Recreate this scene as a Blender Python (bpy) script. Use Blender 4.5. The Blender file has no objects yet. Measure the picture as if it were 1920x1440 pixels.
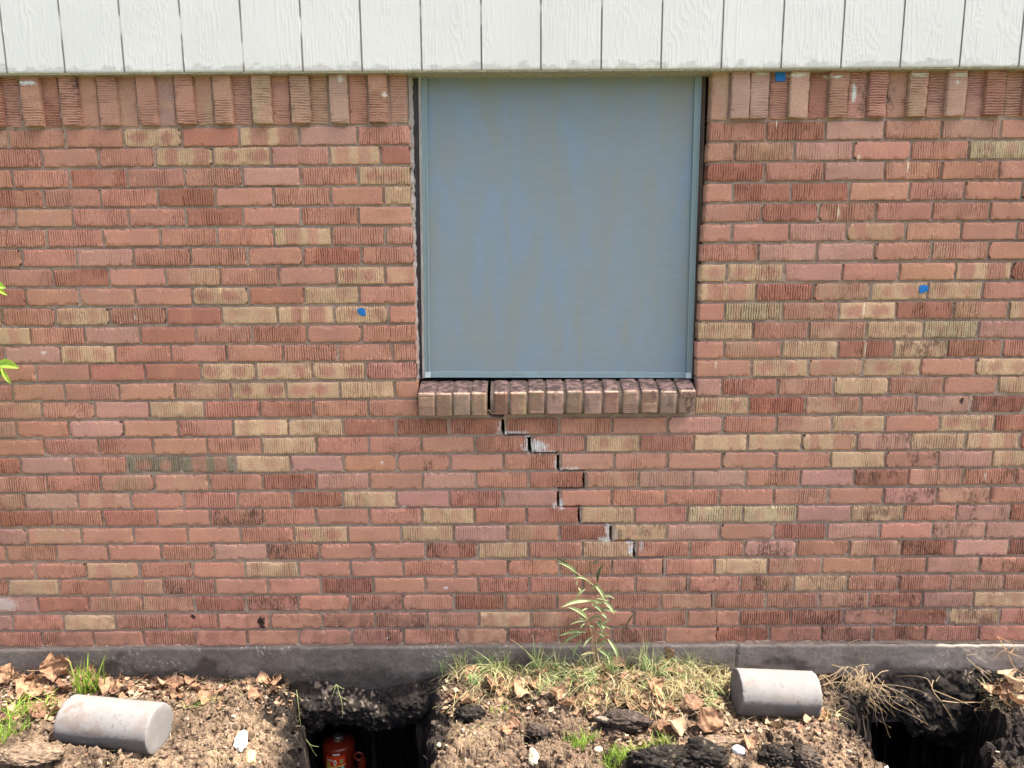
import bpy, math, random
import numpy as np
from mathutils import Vector, Matrix
S = bpy.context.scene
COL = S.collection
rng = np.random.default_rng(7)
random.seed(7)

# ------------------------------------------------------------------ camera
D, TH, YAW, ROLL, FPX, CZ = 2.7766, 0.178857, -0.0041918, -0.005593, 1438.83, 1.538
CAM = np.array([0.0, -D, CZ])
cy_, sy_ = math.cos(YAW), math.sin(YAW)
ct_, st_ = math.cos(TH), math.sin(TH)
ex = np.array([cy_, -sy_, 0.0]); ey = np.array([sy_, cy_, 0.0]); ez = np.array([0, 0, 1.0])
fwd = ct_ * ey - st_ * ez; up0 = st_ * ey + ct_ * ez
cr_, sr_ = math.cos(ROLL), math.sin(ROLL)
RIGHT = cr_ * ex + sr_ * up0
UP = -sr_ * ex + cr_ * up0
cam_d = bpy.data.cameras.new('camera'); cam = bpy.data.objects.new('camera', cam_d); COL.objects.link(cam)
cam_d.sensor_fit = 'HORIZONTAL'; cam_d.sensor_width = 36.0; cam_d.lens = FPX / 1920 * 36
cam_d.clip_start = 0.05; cam_d.clip_end = 500
M = Matrix.Identity(4)
for i in range(3):
    M[i][0] = RIGHT[i]; M[i][1] = UP[i]; M[i][2] = -fwd[i]; M[i][3] = CAM[i]
cam.matrix_world = M
S.camera = cam

# ------------------------------------------------------------------ light
SUN = Vector((0.42, 0.001, 0.907)).normalized()
w = bpy.data.worlds.new('World'); S.world = w; w.use_nodes = True
nt = w.node_tree; bg = nt.nodes['Background']
sky = nt.nodes.new('ShaderNodeTexSky'); sky.sky_type = 'NISHITA'; sky.sun_disc = False
sky.sun_elevation = math.asin(SUN.z); sky.sun_rotation = math.radians(90)
sky.air_density = 0.75; sky.dust_density = 6.0; sky.ozone_density = 0.2
nt.links.new(sky.outputs[0], bg.inputs[0]); bg.inputs[1].default_value = 0.15
sl = bpy.data.lights.new('sun', 'SUN'); sl.energy = 4.6; sl.angle = math.radians(0.5); sl.color = (1.0, 0.94, 0.84)
so = bpy.data.objects.new('sun', sl); COL.objects.link(so); so.location = (3, -2, 7)
so.rotation_euler = SUN.to_track_quat('Z', 'Y').to_euler()
S.view_settings.view_transform = 'Standard'; S.view_settings.look = 'None'
S.view_settings.gamma = 1.0; S.view_settings.use_curve_mapping = False
S.view_settings.exposure = 1.60
S.render.engine = 'CYCLES'
S.cycles.max_bounces = 6; S.cycles.diffuse_bounces = 4

# ------------------------------------------------------------------ helpers
def ray(px, py):
    return fwd * FPX + RIGHT * (px - 960.0) - UP * (py - 720.0)
def onY(px, py, Y=0.0):
    d = ray(px, py); return CAM + d * ((Y - CAM[1]) / d[1])
def onZ(px, py, Z):
    d = ray(px, py); return CAM + d * ((Z - CAM[2]) / d[2])
def tohash(ix, iy, seed):
    h = (ix.astype(np.int64) * 374761393 + iy.astype(np.int64) * 668265263 + seed * 1442695041) & 0x7fffffff
    h = ((h ^ (h >> 13)) * 1274126177) & 0x7fffffff
    h = h ^ (h >> 16)
    return (h & 0xffff) / 65535.0
def vn(x, y, seed=0):
    x = np.asarray(x, float); y = np.asarray(y, float)
    ix = np.floor(x); iy = np.floor(y); fx = x - ix; fy = y - iy
    fx = fx * fx * (3 - 2 * fx); fy = fy * fy * (3 - 2 * fy)
    a = tohash(ix, iy, seed); b = tohash(ix + 1, iy, seed); c = tohash(ix, iy + 1, seed); d = tohash(ix + 1, iy + 1, seed)
    return (a + (b - a) * fx) * (1 - fy) + (c + (d - c) * fx) * fy
def fbm(x, y, seed=0, octv=4, g=0.5):
    s = 0; a = 1.0; t = 0
    for o in range(octv):
        s = s + a * vn(np.asarray(x) * 2 ** o, np.asarray(y) * 2 ** o, seed + o * 17); t += a; a *= g
    return s / t
def sstep(a, b, x):
    t = np.clip((np.asarray(x, float) - a) / (b - a), 0, 1); return t * t * (3 - 2 * t)

class MB:
    def __init__(s): s.v = []; s.q = []; s.t = []; s.c = []; s.n = 0
    def add(s, v, quads=None, tris=None, col=None):
        v = np.asarray(v, float).reshape(-1, 3)
        if quads is not None and len(quads): s.q.append(np.asarray(quads, int).reshape(-1, 4) + s.n)
        if tris is not None and len(tris): s.t.append(np.asarray(tris, int).reshape(-1, 3) + s.n)
        s.v.append(v)
        c = np.ones((len(v), 4))
        if col is not None: c[:, :3] = col
        s.c.append(c); s.n += len(v)
    def box(s, x0, x1, y0, y1, z0, z1, col=None):
        v = [(x, y, z) for x in (x0, x1) for y in (y0, y1) for z in (z0, z1)]
        s.add(v, [(0, 1, 3, 2), (4, 6, 7, 5), (0, 4, 5, 1), (2, 3, 7, 6), (0, 2, 6, 4), (1, 5, 7, 3)], col=col)
    def grid(s, P, col=None, flip=False):
        nu, nv = P.shape[:2]
        i = np.arange(nu * nv).reshape(nu, nv)
        q = np.stack([i[:-1, :-1], i[1:, :-1], i[1:, 1:], i[:-1, 1:]], -1).reshape(-1, 4)
        if flip: q = q[:, ::-1]
        s.add(P.reshape(-1, 3), q, col=None if col is None else np.asarray(col).reshape(-1, 3) if np.ndim(col) > 1 else col)
    def build(s, name, mat, parent=None, smooth=True, bevel=0):
        me = bpy.data.meshes.new(name)
        V = np.concatenate(s.v); Cc = np.concatenate(s.c)
        Q = np.concatenate(s.q) if s.q else np.zeros((0, 4), int); T = np.concatenate(s.t) if s.t else np.zeros((0, 3), int)
        me.vertices.add(len(V)); me.vertices.foreach_set('co', V.ravel())
        nl = Q.size + T.size
        me.loops.add(nl); me.loops.foreach_set('vertex_index', np.concatenate([Q.ravel(), T.ravel()]).astype(np.int32))
        me.polygons.add(len(Q) + len(T))
        st = np.concatenate([np.arange(len(Q)) * 4, Q.size + np.arange(len(T)) * 3]).astype(np.int32)
        me.polygons.foreach_set('loop_start', st)
        me.polygons.foreach_set('use_smooth', np.full(len(st), smooth))
        me.update(calc_edges=True); me.validate()
        ca = me.color_attributes.new('Col', 'FLOAT_COLOR', 'POINT'); ca.data.foreach_set('color', Cc.ravel())
        me.materials.append(mat)
        o = bpy.data.objects.new(name, me); COL.objects.link(o)
        if parent is not None: o.parent = parent
        if bevel:
            m = o.modifiers.new('b', 'BEVEL'); m.width = bevel; m.segments = 2; m.limit_method = 'ANGLE'
        return o
def tag(o, label=None, cat=None, group=None, kind=None):
    for k, v in (('label', label), ('category', cat), ('group', group), ('kind', kind)):
        if v: o[k] = v
    return o
def empty(name, loc=(0, 0, 0)):
    o = bpy.data.objects.new(name, None); COL.objects.link(o); o.location = loc; o.empty_display_size = 0.05; return o
def local(o):
    """children keep world coordinates although their parent empty is moved"""
    L = o.location
    for c in o.children: c.location = -Vector(L)

# ------------------------------------------------------------------ materials
def mat(name, rough=0.85, spec=0.3, col=None, attr=False, noise=None, bump=None, bumps=0.3, bdist=0.002, metal=0.0, trans=0.0):
    m = bpy.data.materials.new(name); m.use_nodes = True
    t = m.node_tree; b = t.nodes['Principled BSDF']
    b.inputs['Roughness'].default_value = rough; b.inputs['Specular IOR Level'].default_value = spec
    b.inputs['Metallic'].default_value = metal
    src = None
    if attr:
        a = t.nodes.new('ShaderNodeVertexColor'); a.layer_name = 'Col'; src = a.outputs['Color']
    elif col is not None:
        r = t.nodes.new('ShaderNodeRGB'); r.outputs[0].default_value = (*col, 1); src = r.outputs[0]
    tc = t.nodes.new('ShaderNodeTexCoord')
    for (sc, lo, hi) in (noise or []):
        n = t.nodes.new('ShaderNodeTexNoise'); n.inputs['Detail'].default_value = 6; n.inputs['Roughness'].default_value = 0.65
        if isinstance(sc, tuple):
            mp = t.nodes.new('ShaderNodeMapping'); mp.inputs['Scale'].default_value = sc; n.inputs['Scale'].default_value = 1
            t.links.new(tc.outputs['Object'], mp.inputs[0]); t.links.new(mp.outputs[0], n.inputs['Vector'])
        else:
            n.inputs['Scale'].default_value = sc; t.links.new(tc.outputs['Object'], n.inputs['Vector'])
        mr = t.nodes.new('ShaderNodeMapRange'); mr.inputs[1].default_value = 0.3; mr.inputs[2].default_value = 0.7
        mr.inputs[3].default_value = lo; mr.inputs[4].default_value = hi
        t.links.new(n.outputs[0], mr.inputs[0])
        mx = t.nodes.new('ShaderNodeMix'); mx.data_type = 'RGBA'; mx.blend_type = 'MULTIPLY'; mx.inputs[0].default_value = 1
        t.links.new(src, mx.inputs[6]); t.links.new(mr.outputs[0], mx.inputs[7]); src = mx.outputs[2]
    if src is not None: t.links.new(src, b.inputs['Base Color'])
    if bump:
        n = t.nodes.new('ShaderNodeTexNoise'); n.inputs['Detail'].default_value = 8; n.inputs['Roughness'].default_value = 0.7
        mp = t.nodes.new('ShaderNodeMapping'); mp.inputs['Scale'].default_value = bump if isinstance(bump, tuple) else (bump,) * 3
        n.inputs['Scale'].default_value = 1
        t.links.new(tc.outputs['Object'], mp.inputs[0]); t.links.new(mp.outputs[0], n.inputs['Vector'])
        bp = t.nodes.new('ShaderNodeBump'); bp.inputs['Strength'].default_value = bumps; bp.inputs['Distance'].default_value = bdist
        t.links.new(n.outputs[0], bp.inputs['Height']); t.links.new(bp.outputs[0], b.inputs['Normal'])
    if trans:
        tr = t.nodes.new('ShaderNodeBsdfTranslucent'); ms = t.nodes.new('ShaderNodeMixShader'); ms.inputs[0].default_value = trans
        if src is not None: t.links.new(src, tr.inputs[0])
        t.links.new(b.outputs[0], ms.inputs[1]); t.links.new(tr.outputs[0], ms.inputs[2])
        t.links.new(ms.outputs[0], t.nodes['Material Output'].inputs[0])
    return m
M_brick = mat('brick', 0.9, 0.2, attr=True, noise=[(190, 0.76, 1.16), (620, 0.78, 1.2)], bump=700, bumps=0.55, bdist=0.0016)
M_mortar = mat('mortar', 0.95, 0.15, attr=True, noise=[(25, 0.8, 1.15), (420, 0.62, 1.3)], bump=500, bumps=0.6, bdist=0.003)
M_void = mat('dark_cavity', 1.0, 0.0, col=(0.012, 0.011, 0.010))
M_found = mat('foundation_concrete', 0.92, 0.2, attr=True, noise=[(9, 0.75, 1.2), (120, 0.75, 1.25)], bump=150, bumps=0.5, bdist=0.004)
M_sill_m = M_mortar
M_frame = mat('painted_aluminium', 0.42, 0.5, attr=True, noise=[((30, 30, 6), 0.9, 1.08)], metal=0.0)
M_tape = mat('blue_tape', 0.6, 0.3, col=(0.015, 0.17, 0.50), noise=[(120, 0.85, 1.1)])
M_wood = mat('weathered_wood', 0.85, 0.2, attr=True, noise=[((90, 90, 12), 0.55, 1.2)], bump=(300, 300, 30), bumps=0.5)
M_soil = mat('soil', 0.97, 0.1, attr=True, noise=[(60, 0.72, 1.22), (300, 0.5, 1.5)], bump=260, bumps=0.9, bdist=0.006)
M_clod = mat('clay_clod', 0.95, 0.15, attr=True, noise=[(90, 0.6, 1.4), (420, 0.5, 1.5)], bump=260, bumps=1.0, bdist=0.006)
M_leaf = mat('dead_leaf', 0.7, 0.3, attr=True, noise=[(70, 0.75, 1.2)], trans=0.2)
M_grass = mat('grass_blade', 0.6, 0.3, attr=True, trans=0.3)
M_green = mat('green_foliage', 0.5, 0.4, attr=True, noise=[(60, 0.85, 1.15)], trans=0.35)
M_lawn = mat('lawn', 0.95, 0.1, col=(0.13, 0.13, 0.07), noise=[(1.5, 0.7, 1.3), (40, 0.6, 1.4)], bump=60, bumps=1, bdist=0.03)
M_conc = mat('cast_concrete', 0.85, 0.25, attr=True, noise=[(14, 0.88, 1.08), (260, 0.86, 1.1)], bump=220, bumps=0.35, bdist=0.002)
M_stone = mat('pale_stone', 0.9, 0.2, attr=True, noise=[(60, 0.7, 1.1)], bump=120, bumps=0.6, bdist=0.004)
M_orange = mat('orange_enamel', 0.3, 0.5, col=(0.155, 0.017, 0.006))
M_steel = mat('worn_steel', 0.35, 0.5, col=(0.5, 0.45, 0.36), metal=0.9)
M_plain = mat('printed_sticker', 0.5, 0.3, attr=True)

# window screen: fine woven cloth, with faint moire tints painted in as diagonal bands
def screen_mat():
    m = bpy.data.materials.new('solar_screen'); m.use_nodes = True; t = m.node_tree; b = t.nodes['Principled BSDF']
    b.inputs['Roughness'].default_value = 0.8; b.inputs['Specular IOR Level'].default_value = 0.25
    tc = t.nodes.new('ShaderNodeTexCoord')
    def noise(scale, detail, dist, mpv):
        mp = t.nodes.new('ShaderNodeMapping'); mp.inputs['Scale'].default_value = mpv; mp.inputs['Rotation'].default_value = (0, math.radians(-38), 0)
        n = t.nodes.new('ShaderNodeTexNoise'); n.inputs['Scale'].default_value = scale; n.inputs['Detail'].default_value = detail; n.inputs['Distortion'].default_value = dist
        t.links.new(tc.outputs['Object'], mp.inputs[0]); t.links.new(mp.outputs[0], n.inputs['Vector']); return n.outputs[0]
    r = t.nodes.new('ShaderNodeValToRGB')
    e = r.color_ramp.elements
    e[0].position = 0.32; e[0].color = (0.252, 0.288, 0.285, 1)
    e[1].position = 0.68; e[1].color = (0.232, 0.300, 0.375, 1)
    k = e.new(0.5); k.color = (0.240, 0.293, 0.325, 1)
    t.links.new(noise(3.0, 2.5, 1.2, (4.2, 1, 1.0)), r.inputs[0])
    # weave and smudges
    n2 = t.nodes.new('ShaderNodeTexNoise'); n2.inputs['Scale'].default_value = 1; n2.inputs['Detail'].default_value = 5
    mp = t.nodes.new('ShaderNodeMapping'); mp.inputs['Scale'].default_value = (14, 14, 70)
    t.links.new(tc.outputs['Object'], mp.inputs[0]); t.links.new(mp.outputs[0], n2.inputs['Vector'])
    mr = t.nodes.new('ShaderNodeMapRange'); mr.inputs[1].default_value = 0.25; mr.inputs[2].default_value = 0.75; mr.inputs[3].default_value = 0.965; mr.inputs[4].default_value = 1.03
    t.links.new(n2.outputs[0], mr.inputs[0])
    mx = t.nodes.new('ShaderNodeMix'); mx.data_type = 'RGBA'; mx.blend_type = 'MULTIPLY'; mx.inputs[0].default_value = 1
    t.links.new(r.outputs[0], mx.inputs[6]); t.links.new(mr.outputs[0], mx.inputs[7])
    t.links.new(mx.outputs[2], b.inputs['Base Color'])
    wv = t.nodes.new('ShaderNodeTexNoise'); wv.inputs['Scale'].default_value = 700
    t.links.new(tc.outputs['Object'], wv.inputs['Vector'])
    bp = t.nodes.new('ShaderNodeBump'); bp.inputs['Strength'].default_value = 0.25; bp.inputs['Distance'].default_value = 0.001
    t.links.new(wv.outputs[0], bp.inputs['Height']); t.links.new(bp.outputs[0], b.inputs['Normal'])
    return m
M_screen = screen_mat()
def siding_mat():
    m = bpy.data.materials.new('painted_siding'); m.use_nodes = True; t = m.node_tree; b = t.nodes['Principled BSDF']
    b.inputs['Roughness'].default_value = 0.6; b.inputs['Specular IOR Level'].default_value = 0.35
    a = t.nodes.new('ShaderNodeVertexColor'); a.layer_name = 'Col'
    tc = t.nodes.new('ShaderNodeTexCoord')
    n = t.nodes.new('ShaderNodeTexNoise'); n.inputs['Scale'].default_value = 3; n.inputs['Detail'].default_value = 5
    t.links.new(tc.outputs['Object'], n.inputs['Vector'])
    mr = t.nodes.new('ShaderNodeMapRange'); mr.inputs[1].default_value = 0.3; mr.inputs[2].default_value = 0.7; mr.inputs[3].default_value = 0.95; mr.inputs[4].default_value = 1.02
    t.links.new(n.outputs[0], mr.inputs[0])
    mx = t.nodes.new('ShaderNodeMix'); mx.data_type = 'RGBA'; mx.blend_type = 'MULTIPLY'; mx.inputs[0].default_value = 1
    t.links.new(a.outputs[0], mx.inputs[6]); t.links.new(mr.outputs[0], mx.inputs[7]); t.links.new(mx.outputs[2], b.inputs['Base Color'])
    return m
M_siding = siding_mat()

# ------------------------------------------------------------------ brick wall
# measured courses: "[" jamb hole "]"; tokens alternate type and joint position (pixels of the photograph)
ROWS = {
1: "o 15 r 122 r 230 m 340 Rs 448 m 560 ps 670 r 767 # 1332 rp 1438 R 1548 p 1659 r 1767 p 1877 r",
2: "r 77 r 183 r 290 m 399 m 507 p 617 ms 713 Rs 768 # 1328 s 1378 o 1490 p 1600 r 1709 r 1817 gy",
3: "r 23 r 130 R 238 r 345 r 455 ps 563 r 671 m 768 # 1327 R 1434 r 1545 ps 1659 r 1766 r 1875 r",
4: "R 81 r 188 r 295 R 403 s 512 r 620 r 719 y 769 # 1325 r 1374 R 1483 R 1593 s 1705 r 1809 r 1917 r",
5: "r 28 s 135 r 240 r 347 R 455 s 563 r 672 s 771 # 1323 r 1428 R 1535 r 1643 r 1748 r 1857 s",
6: "r 87 r 193 s 300 r 407 r 513 m 622 r 722 o 773 # 1319 s 1372 r 1480 p 1588 os 1698 r 1803 r 1908 r",
7: "r 40 r 143 p 250 r 357 r 463 r 568 R 677 r 775 # 1317 r 1422 p 1532 p 1640 r 1747 o 1853 s",
8: "r 98 R 203 r 310 o 413 r 522 s 630 m 722 os 775 # 1315 m 1363 m 1470 p 1580 r 1686 s 1793 m 1898 R",
9: "R 47 s 148 o 253 s 360 m 466 Rs 570 y 673 r 777 # 1314 m 1418 R 1525 o 1633 m 1740 m 1843 r",
10: "y 2 r 103 m 205 r 312 Rs 415 ys 520 m 626 m 728 r 777 # 1312 s 1359 gy 1467 o 1573 ms 1681 R 1788 o 1892 m",
11: "ms 57 r 158 p 262 Rs 367 r 472 R 575 s 678 r 779 # 1309 y 1412 r 1517 o 1625 y 1732 gy 1835 p",
12: "r 8 ps 113 m 215 r 320 r 425 r 530 r 633 r 735 r 780 # 1307 s 1358 o 1466 y 1571 R 1677 yd 1777 R 1880 r",
13: "r 67 s 168 R 271 Rs 376 m 480 m 585 m 685 r 781 # 1307 s 1410 m 1515 o 1618 m 1727 s 1829 m",
14: "r 22 s 121 r 223 s 328 o 432 m 536 m 637 y 740 r 783 # 1307 ps 1354 R 1458 o 1563 y 1667 o 1770 s 1872 y",
15: "o 77 r 177 ps 279 y 382 r 487 R 587 r 690 r 783 # 1305 m 1405 R 1510 o 1614 r 1717 p 1820 Rd",
16: "o 30 s 128 ps 231 s 333 r 437 y 540 y 643 R 743 Rr 842 R 943 C R 1049 r 1148 r 1252 p 1355 r 1456 o 1560 m 1660 s 1763 m 1865 R",
17: "s 82 r 184 r 286 s 388 r 490 y 593 r 691 r 790 r 890 r 993 C r 1098 m 1200 r 1301 ys 1402 ys 1504 m 1607 pd 1709 y 1812 m 1913 R",
18: "R 37 ps 137 r 237 g 339 g 441 y 544 ps 643 s 744 rd 844 s 944 r 1047 C p 1152 r 1252 s 1354 os 1456 o 1558 y 1660 rd 1760 p 1862 y",
19: "r 88 r 188 o 289 o 391 r 492 R 593 p 692 r 792 po 892 r 991 R 1095 C o 1197 p 1299 p 1399 r 1501 p 1603 Rd 1704 r 1806 rd 1906 r",
20: "o 45 ps 145 os 244 r 344 r 445 r 547 R 643 y 743 p 843 R 942 p 1047 C r 1147 r 1248 r 1349 s 1451 r 1552 s 1657 pd 1757 od 1858 r",
21: "R 96 r 192 R 294 s 393 rd 493 r 592 r 692 r 791 y 890 r 987 R 1086 C y 1190 r 1289 gy 1393 gy 1494 ps 1596 yd 1695 r 1794 pd 1894 R",
22: "p 51 os 152 s 250 s 351 s 451 r 551 m 652 s 752 y 851 p 951 o 1049 R 1146 C yd 1250 p 1350 s 1450 R 1551 p 1650 s 1749 pd 1848 p",
23: "r 10 r 105 s 202 s 301 r 401 ps 501 rd 599 s 699 r 797 Rd 896 y 991 r 1093 y 1190 C r 1294 r 1395 pd 1493 r 1593 od 1691 Rd 1790 ps 1891 Rd",
24: "s 64 r 162 os 260 r 360 s 460 y 560 s 658 s 756 r 854 s 952 r 1049 r 1147 r 1244 C r 1340 y 1440 oy 1541 s 1639 r 1738 p 1837 rd",
25: "r 14 y 110 r 207 o 306 rd 403 s 502 s 601 Rd 700 s 797 s 897 rd 993 r 1093 r 1191 o 1288 C rd 1389 od 1488 yd 1588 r 1686 r 1782 o 1883 r",
26: "ps 71 Rs 167 o 267 o 364 R 460 rd 558 s 656 rd 754 r 851 R 947 r 1044 s 1141 r 1239 o 1336 C r 1436 r 1535 od 1630 rd 1730 p 1826 ys",
27: "p 23 r 119 ys 216 r 311 r 408 s 506 s 604 rd 703 rd 801 o 898 ms 995 oy 1090 r 1189 r 1288 s 1343 H s 1387 R 1484 Rd 1581 rd 1679 R 1778 yd 1875 r",
28: "r 78 r 175 s 269 r 366 r 463 s 560 s 659 rd 756 rd 855 os 952 rd 1048 rd 1147 rd 1246 s 1343 H Rd 1443 R 1541 rd 1637 Rd 1735 r 1835 s",
}
YL = {1: 260, 2: 296, 3: 335, 4: 371.7, 5: 408.7, 6: 446.7, 7: 483.7, 8: 520.7, 9: 557.3, 10: 594, 11: 630, 12: 665, 13: 699.3, 14: 736, 15: 770, 16: 805,
      17: 839, 18: 873.3, 19: 907.3, 20: 940.7, 21: 972.5, 22: 1006, 23: 1037.5, 24: 1071, 25: 1102, 26: 1134, 27: 1168, 28: 1199}
YR = {1: 244, 2: 282.7, 3: 320.7, 4: 359.3, 5: 397.3, 6: 434.7, 7: 471.7, 8: 510, 9: 546.7, 10: 583, 11: 619, 12: 654.7, 13: 689.3, 14: 724, 15: 759.3, 16: 795,
      17: 828.7, 18: 862.3, 19: 895.7, 20: 930.7, 21: 963, 22: 996, 23: 1028, 24: 1061, 25: 1094, 26: 1126, 27: 1158, 28: 1189}
YL[0] = 222; YR[0] = 206
PITCH, BH, CH = 0.203, 0.0582, 0.0698
def rowy(k, px):
    return YL[k] + (YR[k] - YL[k]) * (px - 100) / 1500.0
def zrow(k, X):
    """height of the middle of a course at wall position X (the left end of the wall has sunk a little)"""
    a = onY(100, YL[k]); b = onY(1600, YR[k]); return a[2] + (b[2] - a[2]) * (np.asarray(X) - a[0]) / (b[0] - a[0])

PAL = {'r': (0.545, 0.258, 0.172), 'R': (0.47, 0.195, 0.128), 's': (0.545, 0.262, 0.172), 'p': (0.54, 0.290, 0.218),
       'o': (0.53, 0.30, 0.19), 'y': (0.63, 0.425, 0.25), 'm': (0.63, 0.425, 0.25), 'g': (0.26, 0.235, 0.155)}
# paint, lime bloom and stains that sit on the wall: (px, py, rx, ry, strength, colour)
WHITE = (0.78, 0.76, 0.74)
STAINS = [(1003, 838, 24, 14, 1.0, WHITE), (988, 826, 5, 12, .6, WHITE), (960, 812, 30, 4, .8, WHITE), (938, 800, 5, 12, .5, WHITE),
          (1020, 847, 26, 4, 1, WHITE), (1065, 880, 22, 4, .8, WHITE), (1044, 868, 6, 12, .7, WHITE), (1052, 946, 6, 12, .6, WHITE), (1041, 948, 6, 6, .8, WHITE),
          (1140, 995, 6, 13, .8, WHITE), (1134, 1012, 14, 5, 1, WHITE), (1155, 1002, 4, 11, .4, WHITE), (1183, 1030, 7, 10, 1, WHITE), (1203, 1025, 4, 10, .6, WHITE), (1180, 1016, 8, 4, .6, WHITE),
          (8, 1135, 26, 13, .9, (.6, .5, .45)), (716, 868, 2, 3, 1, WHITE), (757, 950, 5, 2, 1, WHITE), (726, 1197, 2, 2, 1, WHITE),
          (490, 1166, 7, 10, 1, (.02, .016, .014)), (493, 1176, 5, 4, 1, (.02, .016, .014)), (362, 1157, 6, 4, 1, (.02, .016, .014)), (1803, 752, 5, 6, 1, (.08, .05, .04)),
          (1601, 172, 4, 20, .9, (.85, .83, .78)), (1567, 146, 8, 3, .8, (.85, .8, .7)), (1550, 144, 10, 4, .6, (.8, .75, .6)), (55, 157, 17, 4, 1, (.85, .84, .8)),
          (1425, 140, 16, 4, .7, (.7, .66, .52)), (1495, 142, 18, 4, .8, (.7, .66, .52)), (1722, 142, 17, 4, .8, (.7, .66, .52)), (1795, 142, 16, 4, .8, (.7, .66, .52)), (1792, 155, 2, 6, .8, (.85, .8, .7)),
          (640, 150, 4, 10, .7, (.8, .74, .66)), (722, 180, 5, 6, .9, (.85, .74, .64)), (1610, 296, 2, 8, 1, (.85, .7, .55)), (1703, 312, 2, 11, 1, (.85, .7, .55)), (1572, 398, 2, 18, 1, (.85, .7, .5)),
          (1457, 232, 2, 8, 1, (.8, .7, .6)), (1620, 580, 2, 12, .9, (.85, .7, .55)), (1622, 655, 2, 20, .9, (.8, .65, .5)), (1342, 683, 2, 8, .8, (.85, .65, .5)), (82, 661, 6, 3, 1, (.8, .68, .58)), (1848, 893, 2, 8, .8, (.85, .75, .62)),
          (253, 595, 3, 4, .9, (.8, .68, .55)), (413, 545, 3, 7, .8, (.85, .6, .35)), (836, 1103, 4, 2, 1, WHITE)]
_st = []
for (px, py, rx, ry, s_, c_) in STAINS:
    p = onY(px, py); q = onY(px + rx, py); q2 = onY(px, py + ry); _st.append((p[0], p[2], abs(q[0] - p[0]), abs(q2[2] - p[2]), s_, np.array(c_)))
def stain(X, Z, C):
    for (sx, sz, rx, rz, s_, c_) in _st:
        mk = (np.abs(X - sx) < rx * 1.6) & (np.abs(Z - sz) < rz * 1.6)
        if not mk.any(): continue
        x = X[mk]; z = Z[mk]
        r = np.hypot((x - sx) / rx, (z - sz) / rz) + (fbm(x * 260, z * 260, 91, 3) - 0.5) * 1.3
        a = np.clip((1.0 - r) * 4, 0, 1)[:, None] * s_
        C[mk] = C[mk] * (1 - a) + c_ * a
    return C

def brick_colour(kind, U, V, L, H, X, Z, seed):
    r = np.random.default_rng(seed)
    k0 = kind[0]
    base = np.array(PAL[k0]) * r.uniform(0.92, 1.08) * (1 + r.normal(0, 0.025, 3))
    C = np.ones(U.shape + (3,)) * base
    red = np.array((0.53, 0.25, 0.172)) * r.uniform(0.92, 1.08); yel = np.array((0.63, 0.42, 0.245)) * r.uniform(0.92, 1.06)
    if kind[:2] == 'gy':
        yel = np.array((0.58, 0.45, 0.26)) ; k0 = 'y'; C[:] = yel
    w_ = (fbm(X * 90, Z * 60, seed % 97, 3) - 0.5)
    if k0 in 'ym' or k0 == 'g':
        C[:] = yel if k0 != 'g' else base
        mode = r.integers(0, 3)
        n = 2 if L > 0.12 else 1
        rr = (0.45 if k0 == 'y' else 0.9) * r.uniform(0.7, 1.05)
        for i in range(n):
            c0 = L * ((i + 0.5) / n + r.uniform(-0.09, 0.09)); wd = r.uniform(0.016, 0.032) * (0.8 if k0 == 'y' else 1.15)
            if mode == 0:   # kiln-flash bands
                d = np.abs(U - c0) / wd + w_ * 0.5
                a = 1 - sstep(0.75, 1.2, d)
            else:           # rounded kiss marks
                d = np.hypot((U - c0) / (wd * 1.1), (V - H / 2) / (H * 0.40)) + w_ * 0.7
                a = 1 - sstep(0.45, 1.3, d)
            C = C * (1 - (a * rr)[..., None]) + red * (a * rr)[..., None]
    elif k0 in 'o':
        a = sstep(0.42, 0.62, fbm(X * 22 + seed, Z * 10, 5, 3)) * 0.75
        C = C * (1 - a[..., None]) + red * a[..., None]
    else:
        if r.random() < 0.45:   # faint buff band
            c0 = r.uniform(0.1, 0.9) * L; a = (1 - sstep(0.7, 1.3, np.abs(U - c0) / r.uniform(0.008, 0.03) + w_)) * r.uniform(0.1, 0.4)
            C = C * (1 - a[..., None]) + np.array((0.58, 0.30, 0.17)) * a[..., None]
        if r.random() < 0.35:   # paler cast
            a = sstep(0.4, 0.7, fbm(X * 14 + seed, Z * 14, 9, 3)) * 0.35
            C = C * (1 - a[..., None]) + np.array((0.52, 0.27, 0.21)) * a[..., None]
    if 'd' in kind:             # soot and mildew caught in the texture
        a = sstep(0.42, 0.75, fbm(X * 30 + 3, Z * 22, 31, 3)) * sstep(0.3, 0.6, fbm(X * 260, Z * 110, 37, 2)) * 0.75
        C = C * (1 - a[..., None]) + np.array((0.11, 0.065, 0.048)) * a[..., None]
    C = C * 0.91 + C.mean(-1, keepdims=True) * np.array((1.06, .98, .96)) * 0.09    # dusty
    C = C * (0.92 + 0.18 * fbm(X * 16, Z * 16, 23, 3))[..., None]
    # grime streaks over the whole wall
    a = sstep(0.55, 0.85, fbm(X * 9, Z * 26, 71, 4)) * 0.22
    C = C * (1 - a[..., None]) + np.array((0.20, 0.12, 0.09)) * a[..., None]
    a = sstep(0.36, 0.02, Z + (fbm(X * 5, Z * 9, 73, 3) - .5) * .35) * (0.12 + .34 * sstep(.4, .7, fbm(X * 40, Z * 40, 75, 3)))   # soil splashed up from the bed
    C = C * (1 - a[..., None]) + np.array((0.20, 0.105, 0.075)) * a[..., None]
    return stain(X.ravel(), Z.ravel(), C.reshape(-1, 3)).reshape(C.shape)

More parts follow.
